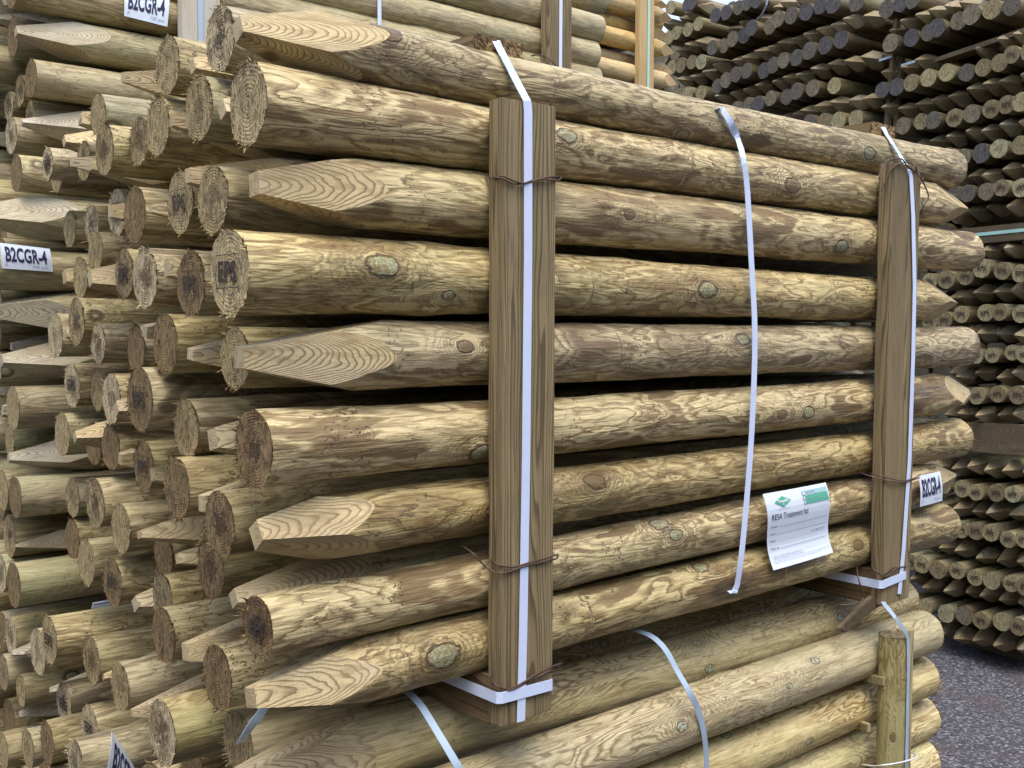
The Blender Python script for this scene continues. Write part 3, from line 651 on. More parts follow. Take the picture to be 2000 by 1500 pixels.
# lower stack, front posts seen along their side
low = [ # reference px, py on the axis, depth plane, x from, x to, r, style left, right, label
 (1400, 1196, .17, .06, 1.62, .044, 'b', 'b', 'dark upper post of the lower stack lying just under the big bearers'),
 (1757, 1168, .085, .005, None, .049, 'p', 'b', 'top striped post of the lower stack with mint coloured knots, pointed left end'),
 (1803, 1234, -.01, .0, None, .0485, 'b', 'b', 'thick striped post of the lower stack with bristly torn right end'),
 (1798, 1320, .0, .02, None, .046, 'b', 'b', 'wavy grained post of the lower stack, second below its bristly one'),
 (1800, 1399, .01, .0, None, .046, 'p', 'b', 'smooth yellowish post of the lower stack behind the round upright'),
 (1800, 1482, -.005, .0, None, .046, 'b', 'b', 'lowest visible side-on post of the lower stack at the bottom edge'),
]
KL = {0: [(1180, 1257, .007)], 1: [(1362, 1256, .007), (1384, 1306, .008), (1643, 1206, .009), (1000, 1395, .008)], 2: [(1590, 1292, .008), (1330, 1420, .009), (1540, 1340, .006)], 3: [(1580, 1448, .008), (1418, 1436, .008)], 4: [(1480, 1560, .01)], 5: [(1500, 1590, .01)]}
for i, (px, py, Y, xa, xb, r, sl, sr, lab) in enumerate(low):
    p = at(px, py, Y); xb = xb or p.x
    pa = Vector((xa, Y, p.z))
    if i == 1: q = at(1082, 1356, Y); pa = p+(q-p)*((xa-p.x)/(q.x-p.x))
    o = post('round_post', pa, (xb, Y, p.z), r, r*1.0, sl, sr, WL, 71+i, nx=150, nt=60, lumps=7, knots=kn(KL[i], p if i != 1 else at(1400, 1268, Y), r), fib=(120, 130), angL=[8, 98, 188, -82], tipL=(.0125, .19), amp=.045)
    tag(o, lab, 'post', GB)

# rear stack, front posts seen along their side
YD = 1.385
rear = [(22, -240, 'b', 'highest rear post crossing the top edge behind the bleached batten'),
 (22, -160, 'p', 'thick grey green rear post just left of the tall rear batten'),
 (22, -85, 'b', 'pale rear post showing directly above the topmost front post'),
 (24, -24, 'b', 'rear post carrying the upper printed tag at the top left'),
 (-64, 417, 'p', 'rear post with broad bright ringed point running off the left edge'),
 (-52, 524, 'b', 'rear post carrying the lower printed tag at the left edge'),
 (-40, 608, 'p', 'rear post with dark ringed point below the left edge tag'),
 (4, 704, 'p', 'rear post with slender grey ringed point touching the left edge')]
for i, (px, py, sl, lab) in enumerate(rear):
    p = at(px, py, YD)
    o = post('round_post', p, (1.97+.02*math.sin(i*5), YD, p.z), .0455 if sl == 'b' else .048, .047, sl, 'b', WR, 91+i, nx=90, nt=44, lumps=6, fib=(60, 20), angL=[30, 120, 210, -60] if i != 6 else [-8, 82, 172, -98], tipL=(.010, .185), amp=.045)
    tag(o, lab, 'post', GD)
# two more rear ends at the right of the tall rear batten
p = at(1152, 112, YD+.1)
o = post('round_post', (p.x-1.75, p.y, p.z), p, .052, .05, 'o', 'b', WR, 120, nx=30, nt=40, fib=(0, 60)); tag(o, 'dark grey blunt right end just right of the tall rear batten', 'post', GD)
p = at(1157, 60, YD+.08)
o = post('round_post', (p.x-1.75, p.y, p.z+.01), p, .046, .045, 'o', 'p', WR, 121, nx=30, nt=40, angR=[70, 160, 250, -20], tipR=(.008, .30)); tag(o, 'grey pointed rear tip curving down right of the tall rear batten', 'post', GD)
p = at(1172, 2, YD+.05)
o = post('round_post', (p.x-1.75, p.y, p.z), p, .048, .047, 'o', 'b', WR, 122, nx=30, nt=40, fib=(0, 60)); tag(o, 'dark mossy blunt right end cut by the top edge', 'post', GD)

# ------------------------------------------------------------------ battens, bearers
GBt = 'battens holding the stacks'
yb, yf = -.052, -.078
def batten_px(name, xl, xr, yt, yt2, ybm, ybm2, xlb, xrb, Yf, th, mat, lab, grp=GBt, rough=.002):
    q = [at(xl, yt, Yf), at(xr, yt2, Yf), at(xrb, ybm2, Yf), at(xlb, ybm, Yf)]
    q[1].z = q[0].z; q[2].z = q[3].z = (q[2].z+q[3].z)/2
    o = slab(name, q, (0, th, 0), mat, rough=rough); return tag(o, lab, 'batten', grp)
batten_px('upright_batten', 979, 1087, 188, 212, 1422, 1389, 977, 1079, yf, .027, 'batten', 'wide brown sawn upright batten in the middle, white strap down its face')
batten_px('upright_batten', 1741, 1799, 315, 330, 1186, 1165, 1722, 1775, yf, .027, 'batten', 'narrower brown upright batten near the right end with a loose wire loop on top')
def bearer(name, px, py, Y, wid, hgt, ylen, mat, lab, tilt=0):
    p = at(px, py, Y)                                       # top left corner of the end facing the yard
    q = [p, p+Vector((wid, 0, -tilt)), p+Vector((wid, 0, -hgt-tilt)), p+Vector((0, 0, -hgt))]
    o = slab(name, q, (0, ylen, 0), mat, rough=.002)
    V = []; F = []; nu, nv = 22, 7; rr = random.Random(int(px))   # torn sawn end
    for j in range(nv):
        for i in range(nu): V.append(Vector((wid*(i/(nu-1)), -.0015-.003*rr.random(), -tilt*(i/(nu-1))-hgt*(j/(nv-1))))+p+Vector((0, 0, 0 if 0 < j < nv-1 else rr.uniform(-.002, .002)))-o.location)
    for j in range(nv-1):
        for i in range(nu-1): F.append((j*nu+i, (j+1)*nu+i, (j+1)*nu+i+1, j*nu+i+1))
    mesh_obj('rough_end', V, F, ['endd'], o)
    return tag(o, lab, 'bearer', 'timber bearers of the stacks')
bearer('cross_bearer', 926, 65, -.012, .088, .024, 1.25, 'bearer', 'thin sawn bearer end on top of the stack above the middle batten')
bearer('cross_bearer', 1700, 237, -.010, .088, .026, 1.25, 'bearer', 'thin sawn bearer end on top of the stack near the right batten')
pb = at(958, 1322, yb); pr = at(1704, 1112, yb)
for p, h, lab in ((pb, .070, 'thick dark bearer under the upper stack behind the middle batten foot'), (pr, .070, 'thick dark bearer under the upper stack behind the right batten foot')):
    q = [p+Vector((0, .001, 0)), p+Vector((.095, .001, 0)), p+Vector((.095, .001, -h)), p+Vector((0, .001, -h))]
    tag(slab('cross_bearer', q, (0, 1.26, 0), 'bearer', rough=.002), lab, 'bearer', 'timber bearers of the stacks')
# slanting prop below the right batten
q = [at(1705, 1164, -.066), at(1724, 1180, -.066), at(1652, 1236, -.058), at(1638, 1229, -.058)]
tag(slab('timber_prop', q, (0, .010, 0), 'bearer2'), 'slanting brown timber prop below the foot of the right batten', 'prop')
# wedges stuck out between the lower posts
for (a, b, c, d, lab) in ((1672, 1318, 1727, 1331, 'small square wooden wedge end poking out left of the round upright'), (1668, 1412, 1697, 1422, 'broken wooden wedge stub low beside the round upright')):
    p0 = at(c, d, -.085); p1 = at(a, b, -.0)
    wv = [p0+Vector((-.007, 0, .009)), p0+Vector((.007, 0, .008)), p0+Vector((.007, 0, -.009)), p0+Vector((-.007, 0, -.008))]
    tag(slab('wooden_wedge', wv, (p1-p0)*1.6, 'halfr', bev=.001), lab, 'wedge')
# round uprights of the lower stack
def upright(px0, px1, pyt, Y, zb, mat, lab, seed, flat=False):
    c = at((px0+px1)/2, pyt, Y); r = (px1-px0)/2*depth(c)/FPX; nt = 40; V = []; F = []
    zs = [c.z, c.z-.002]+[c.z-.03*k for k in range(1, int((c.z-zb)/.03))]+[zb]
    for j, z in enumerate(zs):
        rr = r*(.97 if j == 0 else 1)
        for i in range(nt):
            th = 2*math.pi*i/nt; k = rr*(1+.02*noise.noise((math.cos(th)*2+seed, math.sin(th)*2, z*6)))
            V.append((k*math.cos(th), (k*math.sin(th) if not flat else max(-.012, min(.012, k*math.sin(th)))), z-c.z+(.0015*noise.noise((th*3, 0, seed)) if j == 0 else 0)))
    for j in range(len(zs)-1):
        for i in range(nt): F.append((j*nt+i, (j+1)*nt+i, (j+1)*nt+(i+1) % nt, j*nt+(i+1) % nt))
    F.append(list(range(nt))); F.append(list(range((len(zs)-1)*nt, len(zs)*nt))[::-1])
    o = mesh_obj('round_upright', V, F, [mat], smooth=True); o.location = c
    for pl in o.data.polygons[-2:]: pl.use_smooth = False
    return tag(o, lab, 'upright', 'uprights of the lower stack')
c = at(1745, 1240, -.085); ur = 27.5*depth(c)/FPX
o = post('round_upright', c, (c.x, c.y, GROUND), ur, ur*1.03, 'b', 'o', ('upr', 'facet', 'endt'), 61, nx=70, nt=48, lumps=3, fib=(10, 0), knots=[(onpost(1765, 1296, Vector((c.x, c.y, 0)), .03) if False else at(1764, 1292, -.105), .012), (at(1745, 1445, -.11), .006)])
tag(o, 'flat topped round upright at the right end of the lower stack', 'upright', 'uprights of the lower stack')
upright(1752, 1785, 1228, -.062, GROUND, 'halfr', 'thin slab upright standing right behind the flat topped round upright', 5, True)
# rear battens
def rear_batten(xl, xr, Yf, zt, zb, th, mat, lab, lean=0.):
    a, b = at(xl, 60, Yf), at(xr, 60, Yf)
    q = [Vector((a.x, Yf, zt)), Vector((b.x, Yf, zt)), Vector((b.x+lean, Yf, zb)), Vector((a.x+lean, Yf, zb))]
    return tag(slab('upright_batten', q, (0, th, 0), mat, rough=.002), lab, 'batten', GBt)
rear_batten(357, 430, YD-.085, 1.1, -.3, .03, 'oldbat', 'bleached whitish upright batten at the top left behind the front stack')
rear_batten(1071, 1117, YD-.085, 1.1, -.1, .035, 'batten', 'grey brown rear upright batten with a white strap, top centre right')
YE = 2.45
rear_batten(1249, 1278, YE-.07, 2.3, .2, .03, 'palebat', 'pale upright batten with a mint strap across the small pointed stakes')

# ------------------------------------------------------------------ pale stakes pack (small points, behind the rear stack)
WE = ('pale', 'facetp', 'end'); GE = 'clean pale stakes behind the rear stack'
pale = [(1303, 12, .040, 0.0, 'pinkish pointed stake tip at the top edge beside the mint strapped batten'), (1311, 38, .044, 0, 'stout pale stake with angular point, uppermost full one beside the mint strap'),
 (1304, 73, .040, 0, 'pale stake with slim whitish point, second full one beside the mint strap'), (1314, 103, .045, 0, 'pale stake with broad cream point at the middle of the mint strapped pack'),
 (1312, 143, .040, 0, 'pale stake with narrow dark sided point above the lowest orange one'), (1320, 165, .047, 0, 'lowest pale stake with bright orange cut point')]
for i, (px, py, r, k, lab) in enumerate(pale):
    Yk = YE+(.06 if i in (2, 4) else 0); p = at(px, py, Yk)
    o = post('pointed_stake', (p.x-1.55, Yk, p.z), p, r, r*.98, 'o', 'p', WE, 140+i, nx=30, nt=40, angR=[50+i*9, 140+i*9, 230+i*9, -40+i*9], tipR=(.004, .28))
    tag(o, lab, 'stake', GE)
p = at(1284, 47, YE+.15)
o = post('pointed_stake', (p.x-1.5, p.y, p.z), p, .03, .03, 'o', 'b', WE, 150, nx=20, nt=30, fib=(0, 0)); tag(o, 'small blunt pale stake end between two points right of the mint strap', 'stake', GE)
for k, (px, py) in enumerate(((1205, 25), (1215, 190), (1190, 125))):
    p = at(px, py, YE+.12+.03*k)
    o = post('pointed_stake', (p.x-1.3, p.y, p.z), (p.x+.3, p.y, p.z), .045, .045, 'o', 'b', WE, 153+k, nx=20, nt=32, fib=(0, 0))
    tag(o, ['shadowed pale stake at the very top behind the mint strapped batten', 'shadowed pale stake under the lowest orange pointed one', 'shadowed pale stake in the dark gap of the mint strapped pack'][k], 'stake', GE)

# ------------------------------------------------------------------ straps
GS = 'packing straps'
ff = yf-.003
def top(px, py, i=0, m=.004):
    a, b = AX[i]; q = at(px, py, 0); t = (q.x-a.x)/(b.x-a.x); c = a.lerp(b, t)
    r0, r1 = front[i][4], front[i][5]; R = r0+(r1-r0)*t+(RM[i]-(r0+r1)/2)*(1-abs(2*t-1)**2.2)
    return onpost(px, py, c, R+m)
s1 = [at(968, 78, .03), at(967, 78, -.014), at(974, 92, -.018), top(984, 111, 0, .007), top(1000, 142, 0, .008), at(1023, 186, -.078), at(1029, 197, ff), at(1031, 220, ff), at(1031, 500, ff), at(1027, 900, ff), at(1021, 1250, ff), at(1017, 1409, ff)]
tag(strap('packing_strap', s1, .0150, 'strap', n=1), 'long white strap down the face of the middle batten and over its top', 'strap', GS)
s2 = [at(1724, 248, .02), at(1724, 248, -.013), at(1731, 262, -.022), top(1744, 282, 0, .007), top(1757, 303, 0, .008), at(1775, 332, -.079), at(1779, 346, ff), at(1783, 420, ff), at(1786, 560, ff), at(1783, 700, ff), at(1776, 900, ff), at(1764, 1080, ff), at(1756, 1160, ff)]
tag(strap('packing_strap', s2, .0135, 'strap', n=1), 'long white strap down the face of the right batten', 'strap', GS)
s3 = [top(1404, 211, 0, .005)+Vector((0, .03, -.014)), top(1405, 212, 0, .004), top(1414, 220, 0, .007), top(1428, 243, 0, .007), top(1440, 270, 0, .007), at(1451, 308, -.058)]+[at(x, y, -.0565) for x, y in ((1459, 370), (1467, 510), (1474, 660), (1468, 840), (1456, 1000), (1447, 1090))]+[top(1440, 1138, 8, .008), top(1436, 1150, 8, .007), top(1431, 1158, 8, .006), top(1431, 1158, 8, .006)+Vector((0, .025, .012))]
tag(strap('packing_strap', s3, .0145, 'strap', n=4), 'white strap wrapped round the posts between the two front battens', 'strap', GS)
# horizontal straps round batten feet
def foot_strap(xl, xr, ya, yc, yd, xe, ye, w_, lab):
    a = at(xl, ya, ff-.0012); b = at(xr, yc, ff-.0012); e = at(xe, ye, yb+.30)
    dx = Vector((-.0022, 0, 0))
    pts = [e+dx, Vector((a.x, yb+.01, a.z))+dx, a+dx+Vector((0, .004, 0)), a+Vector((.004, -.0004, 0)), b, b+Vector((.002, .01, 0))]
    pts[0] = Vector((a.x-.003, yb+.5, a.z))
    tag(strap('packing_strap', pts, w_, 'strap', wdir=(0, 0, 1), n=1), lab, 'strap', GS)
foot_strap(976, 1078, 1364, 1337, 0, 0, 1100, .0165, 'short white strap looped round the foot of the middle batten and its bearer')
foot_strap(1722, 1769, 1142, 1123, 0, 0, 1000, .0165, 'short white strap looped round the foot of the right batten and its bearer')
s4 = [at(1225, 1228, .02), at(1245, 1232, .0), at(1275, 1245, -.02), at(1300, 1270, -.036), at(1322, 1310, -.05), at(1345, 1350, -.066), at(1362, 1385, -.064), at(1374, 1430, -.06), at(1379, 1475, -.055), at(1380, 1520, -.052), at(1376, 1560, -.05)]
tag(strap('packing_strap', s4, .0120, 'strapb', n=5), 'blue grey strap curving over the lower stack right of the middle batten', 'strap', GS)
s5 = [at(795, 1352, .03), at(808, 1362, .01), at(825, 1383, -.01), at(845, 1415, -.03), at(866, 1450, -.05), at(890, 1490, -.064), at(905, 1520, -.066), at(915, 1560, -.062)]
tag(strap('packing_strap', s5, .0120, 'strapb', n=5), 'blue grey strap over the lower stack left of the middle batten foot', 'strap', GS)
s6 = [at(520, 1375, .06), at(508, 1395, .06), at(494, 1412, .06), at(480, 1433, .065), at(470, 1450, .08)]
tag(strap('packing_strap', s6, .0125, 'strapb', n=4), 'short slanting piece of blue strap below the lowest front point', 'strap', GS)
s7 = [at(1722, 1172, -.05), at(1727, 1180, -.10), at(1748, 1206, -.118), at(1768, 1234, -.118), at(1773, 1246, -.1165), at(1774, 1300, -.1165), at(1772, 1400, -.1165), at(1770, 1500, -.1165), at(1768, 1540, -.1165)]
tag(strap('packing_strap', s7, .0100, 'strapb', n=1), 'blue grey strap running down the flat topped round upright', 'strap', GS)
def vstrap(px, Y, zt_, zb_, w_, mat, lab):
    a = at(px, 60, Y); tag(strap('packing_strap', [Vector((a.x, Y, zt_)), Vector((a.x, Y, (zt_+zb_)/2)), Vector((a.x, Y, zb_))], w_, mat, n=1), lab, 'strap', GS)
vstrap(741, YD-.052, 1.1, .62, .012, 'strap', 'thin pale strap on the rear posts above the topmost front post')
vstrap(392, YD-.088, 1.1, -.3, .012, 'strapb', 'dirty blue grey strap on the bleached top left batten')
vstrap(1095, YD-.088, 1.1, -.1, .0125, 'strap', 'pale strap on the grey brown rear batten')
vstrap(1267, YE-.073, 2.3, .2, .015, 'strapm', 'mint green strap on the pale batten of the small stakes')

# ------------------------------------------------------------------ wires
GW = 'rusty tie wires'
fw = yf-.0035
def P(px, py, Y=fw): return at(px, py, Y)
def wr(lines, r, lab, mat='wire'): tag(wire('tie_wire', lines, r, mat), lab, 'wire', GW if mat == 'wire' else None)
wr([[P(948, 341, -.03), P(957, 347, -.06), P(972, 347), P(985, 351), P(1005, 359), P(1030, 357), P(1055, 350, fw-.002), P(1080, 352), P(1094, 350, -.07), P(1095, 345, -.055), P(1080, 345), P(1058, 348), P(1040, 352), P(1022, 358, fw-.002), P(1000, 352), P(980, 344), P(965, 350, -.062), P(955, 343, -.05)]], .0013, 'twisted rusty wire crossing the middle batten near its top')
wr([[P(905, 1068, -.03), P(925, 1082, -.055), P(945, 1104, -.062), P(962, 1116, -.07), P(980, 1120), P(1000, 1115), P(1025, 1105, fw-.002), P(1050, 1100), P(1075, 1094), P(1088, 1090, -.07), P(1089, 1083, -.055), P(1080, 1086), P(1058, 1092), P(1030, 1100, fw-.001), P(1005, 1107), P(985, 1106), P(965, 1099, -.07), P(958, 1092, -.052)]], .0013, 'rusty wire looped round the middle batten above its foot')
wr([[P(957, 1322, -.055), P(962, 1332, -.07), P(975, 1342), P(992, 1346), P(1012, 1338), P(1030, 1328, fw-.002), P(1055, 1312), P(1075, 1303), P(1096, 1296, -.07), P(1088, 1300, -.06), P(1094, 1306, -.065), P(1072, 1311), P(1050, 1322), P(1030, 1332), P(1005, 1345, fw-.002), P(985, 1350), P(968, 1346, -.075), P(945, 1334, -.05), P(930, 1322, -.03)]], .0013, 'pair of rusty wires crossing just above the middle batten foot strap')
wr([[P(1716, 350, -.1), P(1722, 330, -.1), P(1733, 315, -.1), P(1748, 310, -.095), P(1762, 311, -.09), P(1770, 322, -.085), P(1778, 330, -.085), P(1785, 333), P(1795, 336), P(1802, 338), P(1803, 347), P(1800, 353), P(1797, 360, -.085)],
    [P(1722, 372, -.07), P(1733, 345, -.075), P(1745, 326, fw), P(1758, 320, fw), P(1772, 317, fw-.004), P(1783, 322, fw-.004), P(1782, 330, -.09), P(1778, 327, -.09)],
    [P(1788, 325, fw-.003), P(1792, 335), P(1797, 345, -.088), P(1806, 362, -.09), P(1813, 380, -.09), P(1812, 390, -.09), P(1803, 403, -.088), P(1798, 420, -.08)]], .0014, 'loose looping rusty wire over the top of the right batten')
wr([[P(1668, 918, -.02), P(1690, 927, -.05), P(1712, 933, -.07), P(1735, 940), P(1760, 942, fw-.002), P(1780, 938), P(1796, 933, -.07)], [P(1700, 926, -.05), P(1722, 930, -.075), P(1745, 936, fw-.003), P(1765, 939), P(1785, 934), P(1798, 927, -.06)]], .0013, 'rusty wire crossing the right batten at the height of the white tag')
wr([[P(1703, 1100, -.055), P(1705, 1110, -.07), P(1717, 1121), P(1729, 1120), P(1745, 1109), P(1765, 1107), P(1776, 1103, -.07), P(1773, 1099, -.055), P(1755, 1108, fw-.002), P(1742, 1116), P(1730, 1126), P(1715, 1119), P(1702, 1112, -.06)]], .0014, 'rusty wire looped round the foot of the right batten')
wr([[P(1673, 1104, -.03), P(1676, 1128, -.062), P(1682, 1148, -.066), P(1686, 1165, -.066), P(1681, 1176, -.066), P(1665, 1180, -.06), P(1638, 1182, -.04)]], .0015, 'bent rusty wire hanging below the stack left of the right batten foot')
wr([[P(1684, 1493, -.06), P(1705, 1496, -.10), P(1730, 1494, -.135), P(1760, 1489, -.135), P(1785, 1482, -.11), P(1791, 1476, -.09), P(1785, 1471, -.07), P(1776, 1470, -.055)]], .0016, 'white plastic cord tied round the round uprights near the bottom edge', 'wirew')
wr([[P(1038, 109, 1.30), P(1052, 107, 1.26), P(1068, 112, 1.25), P(1078, 120, 1.24), P(1090, 131, 1.24), P(1110, 136, 1.24)]], .0022, 'curved rusty wire low on the grey brown rear batten')

# ------------------------------------------------------------------ printed tags and the treatment label
GT = 'white printed tags'
def small_tag(TL, TR, BR_, BL, Y, lab, curl=.003, hide=False):
    s = Sheet('paper_tag', at(*TL, Y), at(*TR, Y), at(*BR_, Y), at(*BL, Y), curl)
    s.text('B2CGR-4', .08, .12, .90, .72, 'ink', .03)
    s.text('P', .07, .80, .12, .92, 'inkg', name='small_lettering'); s.text('105 pcs', .60, .80, .90, .93, 'inkg', name='small_lettering')
    return tag(s.o, lab, 'tag', GT)
small_tag((-1, 474), (97, 486), (104, 531), (4, 524), YD-.053, 'white printed tag on a rear post at the left edge')
small_tag((241, -22), (331, -8), (327, 52), (243, 31), YD-.053, 'white printed tag on a rear post cut by the top edge')
small_tag((1793, 930), (1835, 920), (1841, 978), (1798, 990), -.052, 'white printed tag beside the right batten near the point of a front post')
s = Sheet('paper_tag', at(217, 1428, .30), at(262, 1500, .33), at(270, 1600, .36), at(203, 1530, .30), .004)
s.text('B2CGR-4', .10, .12, 1.25*.72, .62, 'ink', .03); tag(s.o, 'white printed tag hanging among post ends at the bottom left', 'tag', GT)
s = Sheet('paper_tag', at(181, 1177, 1.24), at(214, 1171, 1.24), at(216, 1184, 1.24), at(178, 1190, 1.24), .001)
s.box([(.02, .25, .98, .38)], 'ink', 'printed_line'); tag(s.o, 'thin strip of white tag in the dark gap at lower left', 'tag', GT)
Yl = -.056
lb = Sheet('treatment_label', at(1488, 965, Yl), at(1611, 942, Yl), at(1627, 1079, Yl), at(1511, 1114, Yl), .006, 1.9)
lb.box([(.58, .045, .975, .105)], 'green2', 'header_block'); lb.box([(.60, .115, .975, .165), (.60, .175, .985, .225)], 'green', 'header_block')
lb.box([(.56, .045, .59, .105), (.56, .115, .59, .165), (.565, .175, .595, .225)], 'inkg', 'check_box', .0008); lb.box([(.565, .052, .585, .098), (.565, .122, .585, .158), (.57, .182, .59, .218)], 'white', 'check_box', .0011)
V = [lb.p(*q, .0010) for q in ((.12, .125), (.245, .06), (.37, .125), (.245, .20))]
mesh_obj('logo', V, [(0, 1, 2, 3)], ['green'], lb.o); lb.text('Tanalith', .165, .10, .325, .14, 'white', .03, 'logo_lettering', .0016); lb.text('E', .235, .15, .255, .17, 'white', .03, 'logo_lettering', .0016)
lb.text('PRESSURE TREATED TIMBER', .15, .215, .33, .228, 'inkg', 0, 'small_lettering')
lb.text('TREATED TIMBER', .62, .06, .76, .09, 'inkg', 0, 'small_lettering', .0011)
lb.text('RESA Treatment ltd', .06, .275, .62, .355, 'ink', 0)
for k, (t, wq) in enumerate((('Code', .09), ('m3', .06), ('Date', .08), ('Pack no', .12))):
    v = .455+k*.098
    lb.text(t, .045, v-.028, .045+wq, v+.002, 'ink', 0, 'field_name'); lb.box([(.07+wq, v, .955, v+.004)], 'inkg', 'ruled_line')
lb.text('19 08 2019', .70, .605, .93, .635, 'inkg', 0, 'date_print')
for k, (t, u1) in enumerate((('Treated in accordance with BS8417 preservation of wood', .50), ('Always wear gloves when handling freshly treated timber. Dispose of offcuts responsibly', .52), ('Do not burn treated wood. Re-treat all cut ends with a suitable end grain preservative before use', .97), ('Keep this label with the pack for reference and quality control', .80))):
    lb.text(t, .05, .84+k*.026, u1, .858+k*.026, 'ink' if k < 2 else 'inkg', 0, 'small_lettering')
tag(lb.o, 'white treatment label with green header on the lower front posts', 'label')

# ------------------------------------------------------------------ far stacks of stakes, seen end on
def proto(kind, wood, endm, seed, stamp=None):
    r = .045
    if kind == 'b': o = post('fence_stake', (0, 0, 0), (1.7, 0, 0), r, r, 'b', 'o', (wood, 'facetf', endm), seed, nx=16, nt=28, fib=(14, 0), stamp=stamp, amp=.07)
    else:
        a0 = random.Random(seed).uniform(30, 60)
        o = post('fence_stake', (0, 0, 0), (1.7, 0, 0), r, r, 'p', 'o', (wood, 'facetf', endm), seed, nx=16, nt=28, angL=[a0, a0+90, a0+180, a0-90], tipL=(.0035, .29), amp=.05)
    return o
PR = {}
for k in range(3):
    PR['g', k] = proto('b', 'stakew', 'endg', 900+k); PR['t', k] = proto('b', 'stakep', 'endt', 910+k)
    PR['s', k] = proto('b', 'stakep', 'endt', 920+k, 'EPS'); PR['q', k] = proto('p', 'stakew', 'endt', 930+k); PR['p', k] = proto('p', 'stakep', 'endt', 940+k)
used = set()
fr_ = random.Random(77); FROT = Matrix((FAX, Vector((0, 0, 1)).cross(FAX), Vector((0, 0, 1)))).transposed()
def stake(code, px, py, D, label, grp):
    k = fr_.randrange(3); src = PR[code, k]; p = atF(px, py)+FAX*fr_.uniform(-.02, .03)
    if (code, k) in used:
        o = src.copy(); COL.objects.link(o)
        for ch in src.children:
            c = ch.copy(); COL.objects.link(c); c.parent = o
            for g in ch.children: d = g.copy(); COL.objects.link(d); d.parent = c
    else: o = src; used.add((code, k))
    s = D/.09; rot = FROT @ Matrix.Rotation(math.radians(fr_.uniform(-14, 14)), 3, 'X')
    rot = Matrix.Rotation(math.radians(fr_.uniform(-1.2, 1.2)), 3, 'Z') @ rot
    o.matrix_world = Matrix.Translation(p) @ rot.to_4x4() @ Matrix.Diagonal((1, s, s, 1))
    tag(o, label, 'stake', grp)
GL, GM, GR_ = 'small stakes of the far left stack', 'grey ended stakes of the far middle stack', 'stakes of the far right stack'
def row(code, pts, D, where, grp, side):
    pts = sorted(pts, key=lambda q: -q[0] if side == 'right' else q[0])
    for i, q in enumerate(pts):
        c = q[2] if len(q) > 2 else code
        nm = {'g': 'grey blunt', 't': 'tan blunt', 's': 'stamped blunt', 'p': 'pointed', 'q': 'pointed'}[c]
        stake(c, q[0], q[1], D*fr_.uniform(.94, 1.06), '%s stake end, %s from the %s, %s' % (nm, ORD[i+1], side, where), grp)
R_ = 'right'
row('t', [(1305, 13), (1336, 7, 'g'), (1352, 5, 'g')], .090, 'highest blunt row of the far left stack', GL, R_)
row('t', [(1305, 73), (1324, 65), (1342, 57), (1363, 46)], .092, 'second blunt row of the far left stack', GL, R_)
row('t', [(1307, 131), (1325, 128), (1346, 120), (1366, 120)], .092, 'third blunt row of the far left stack', GL, R_)
row('t', [(1327, 186), (1347, 184), (1368, 181)], .092, 'lowest blunt row of the far left stack', GL, R_)
row('p', [(1360, 10), (1341, 26), (1322, 34), (1293, 44)], .088, 'highest pointed row of the far left stack', GL, R_)
row('p', [(1362, 81), (1341, 87), (1322, 98)], .088, 'second pointed row of the far left stack', GL, R_)
row('p', [(1392, 126), (1346, 149), (1326, 155), (1372, 140)], .088, 'lowest pointed row of the far left stack', GL, R_)
row('g', [(1398, 30), (1418, 24), (1441, 14), (1461, 6), (1480, 2)], .088, 'first blunt row of the far middle stack', GM, R_)
row('g', [(1395, 94), (1409, 88), (1426, 75), (1448, 68), (1471, 55), (1501, 50), (1523, 38), (1547, 31), (1571, 22), (1597, 10), (1627, 8), (1666, 2)], .094, 'second blunt row of the far middle stack', GM, R_)
row('g', [(1400, 168), (1416, 156), (1437, 145), (1458, 138), (1486, 136), (1506, 126), (1528, 117), (1554, 112), (1580, 99), (1606, 87), (1638, 75)], .094, 'third blunt row of the far middle stack', GM, R_)
row('g', [(1438, 212), (1463, 206), (1485, 203), (1506, 192), (1531, 188), (1556, 178), (1584, 171), (1624, 166, 't')], .094, 'fourth blunt row of the far middle stack', GM, R_)
row('g', [(1584, 240), (1608, 237, 't'), (1640, 236, 't'), (1672, 232, 't')], .094, 'lowest blunt row of the far middle stack', GM, R_)
row('q', [(1418, 55), (1442, 43), (1509, 13), (1523, 4), (1475, 34), (1550, -4)], .092, 'first pointed row of the far middle stack', GM, R_)
row('q', [(1451, 113), (1473, 100), (1519, 83), (1541, 75), (1566, 66), (1590, 56), (1620, 48), (1650, 38), (1497, 92), (1684, 30), (1430, 118)], .092, 'second pointed row of the far middle stack', GM, R_)
row('q', [(1649, 119), (1612, 124), (1584, 134), (1555, 146), (1528, 151), (1506, 159), (1472, 166), (1447, 174), (1400, 188), (1425, 182), (1685, 112)], .092, 'third pointed row of the far middle stack', GM, R_)
row('q', [(1621, 200), (1592, 208), (1566, 216), (1543, 222), (1518, 232), (1655, 196), (1688, 194)], .092, 'lowest pointed row of the far middle stack', GM, R_)
B_ = ['sixth', 'fifth', 'fourth', 'third', 'second', 'first']
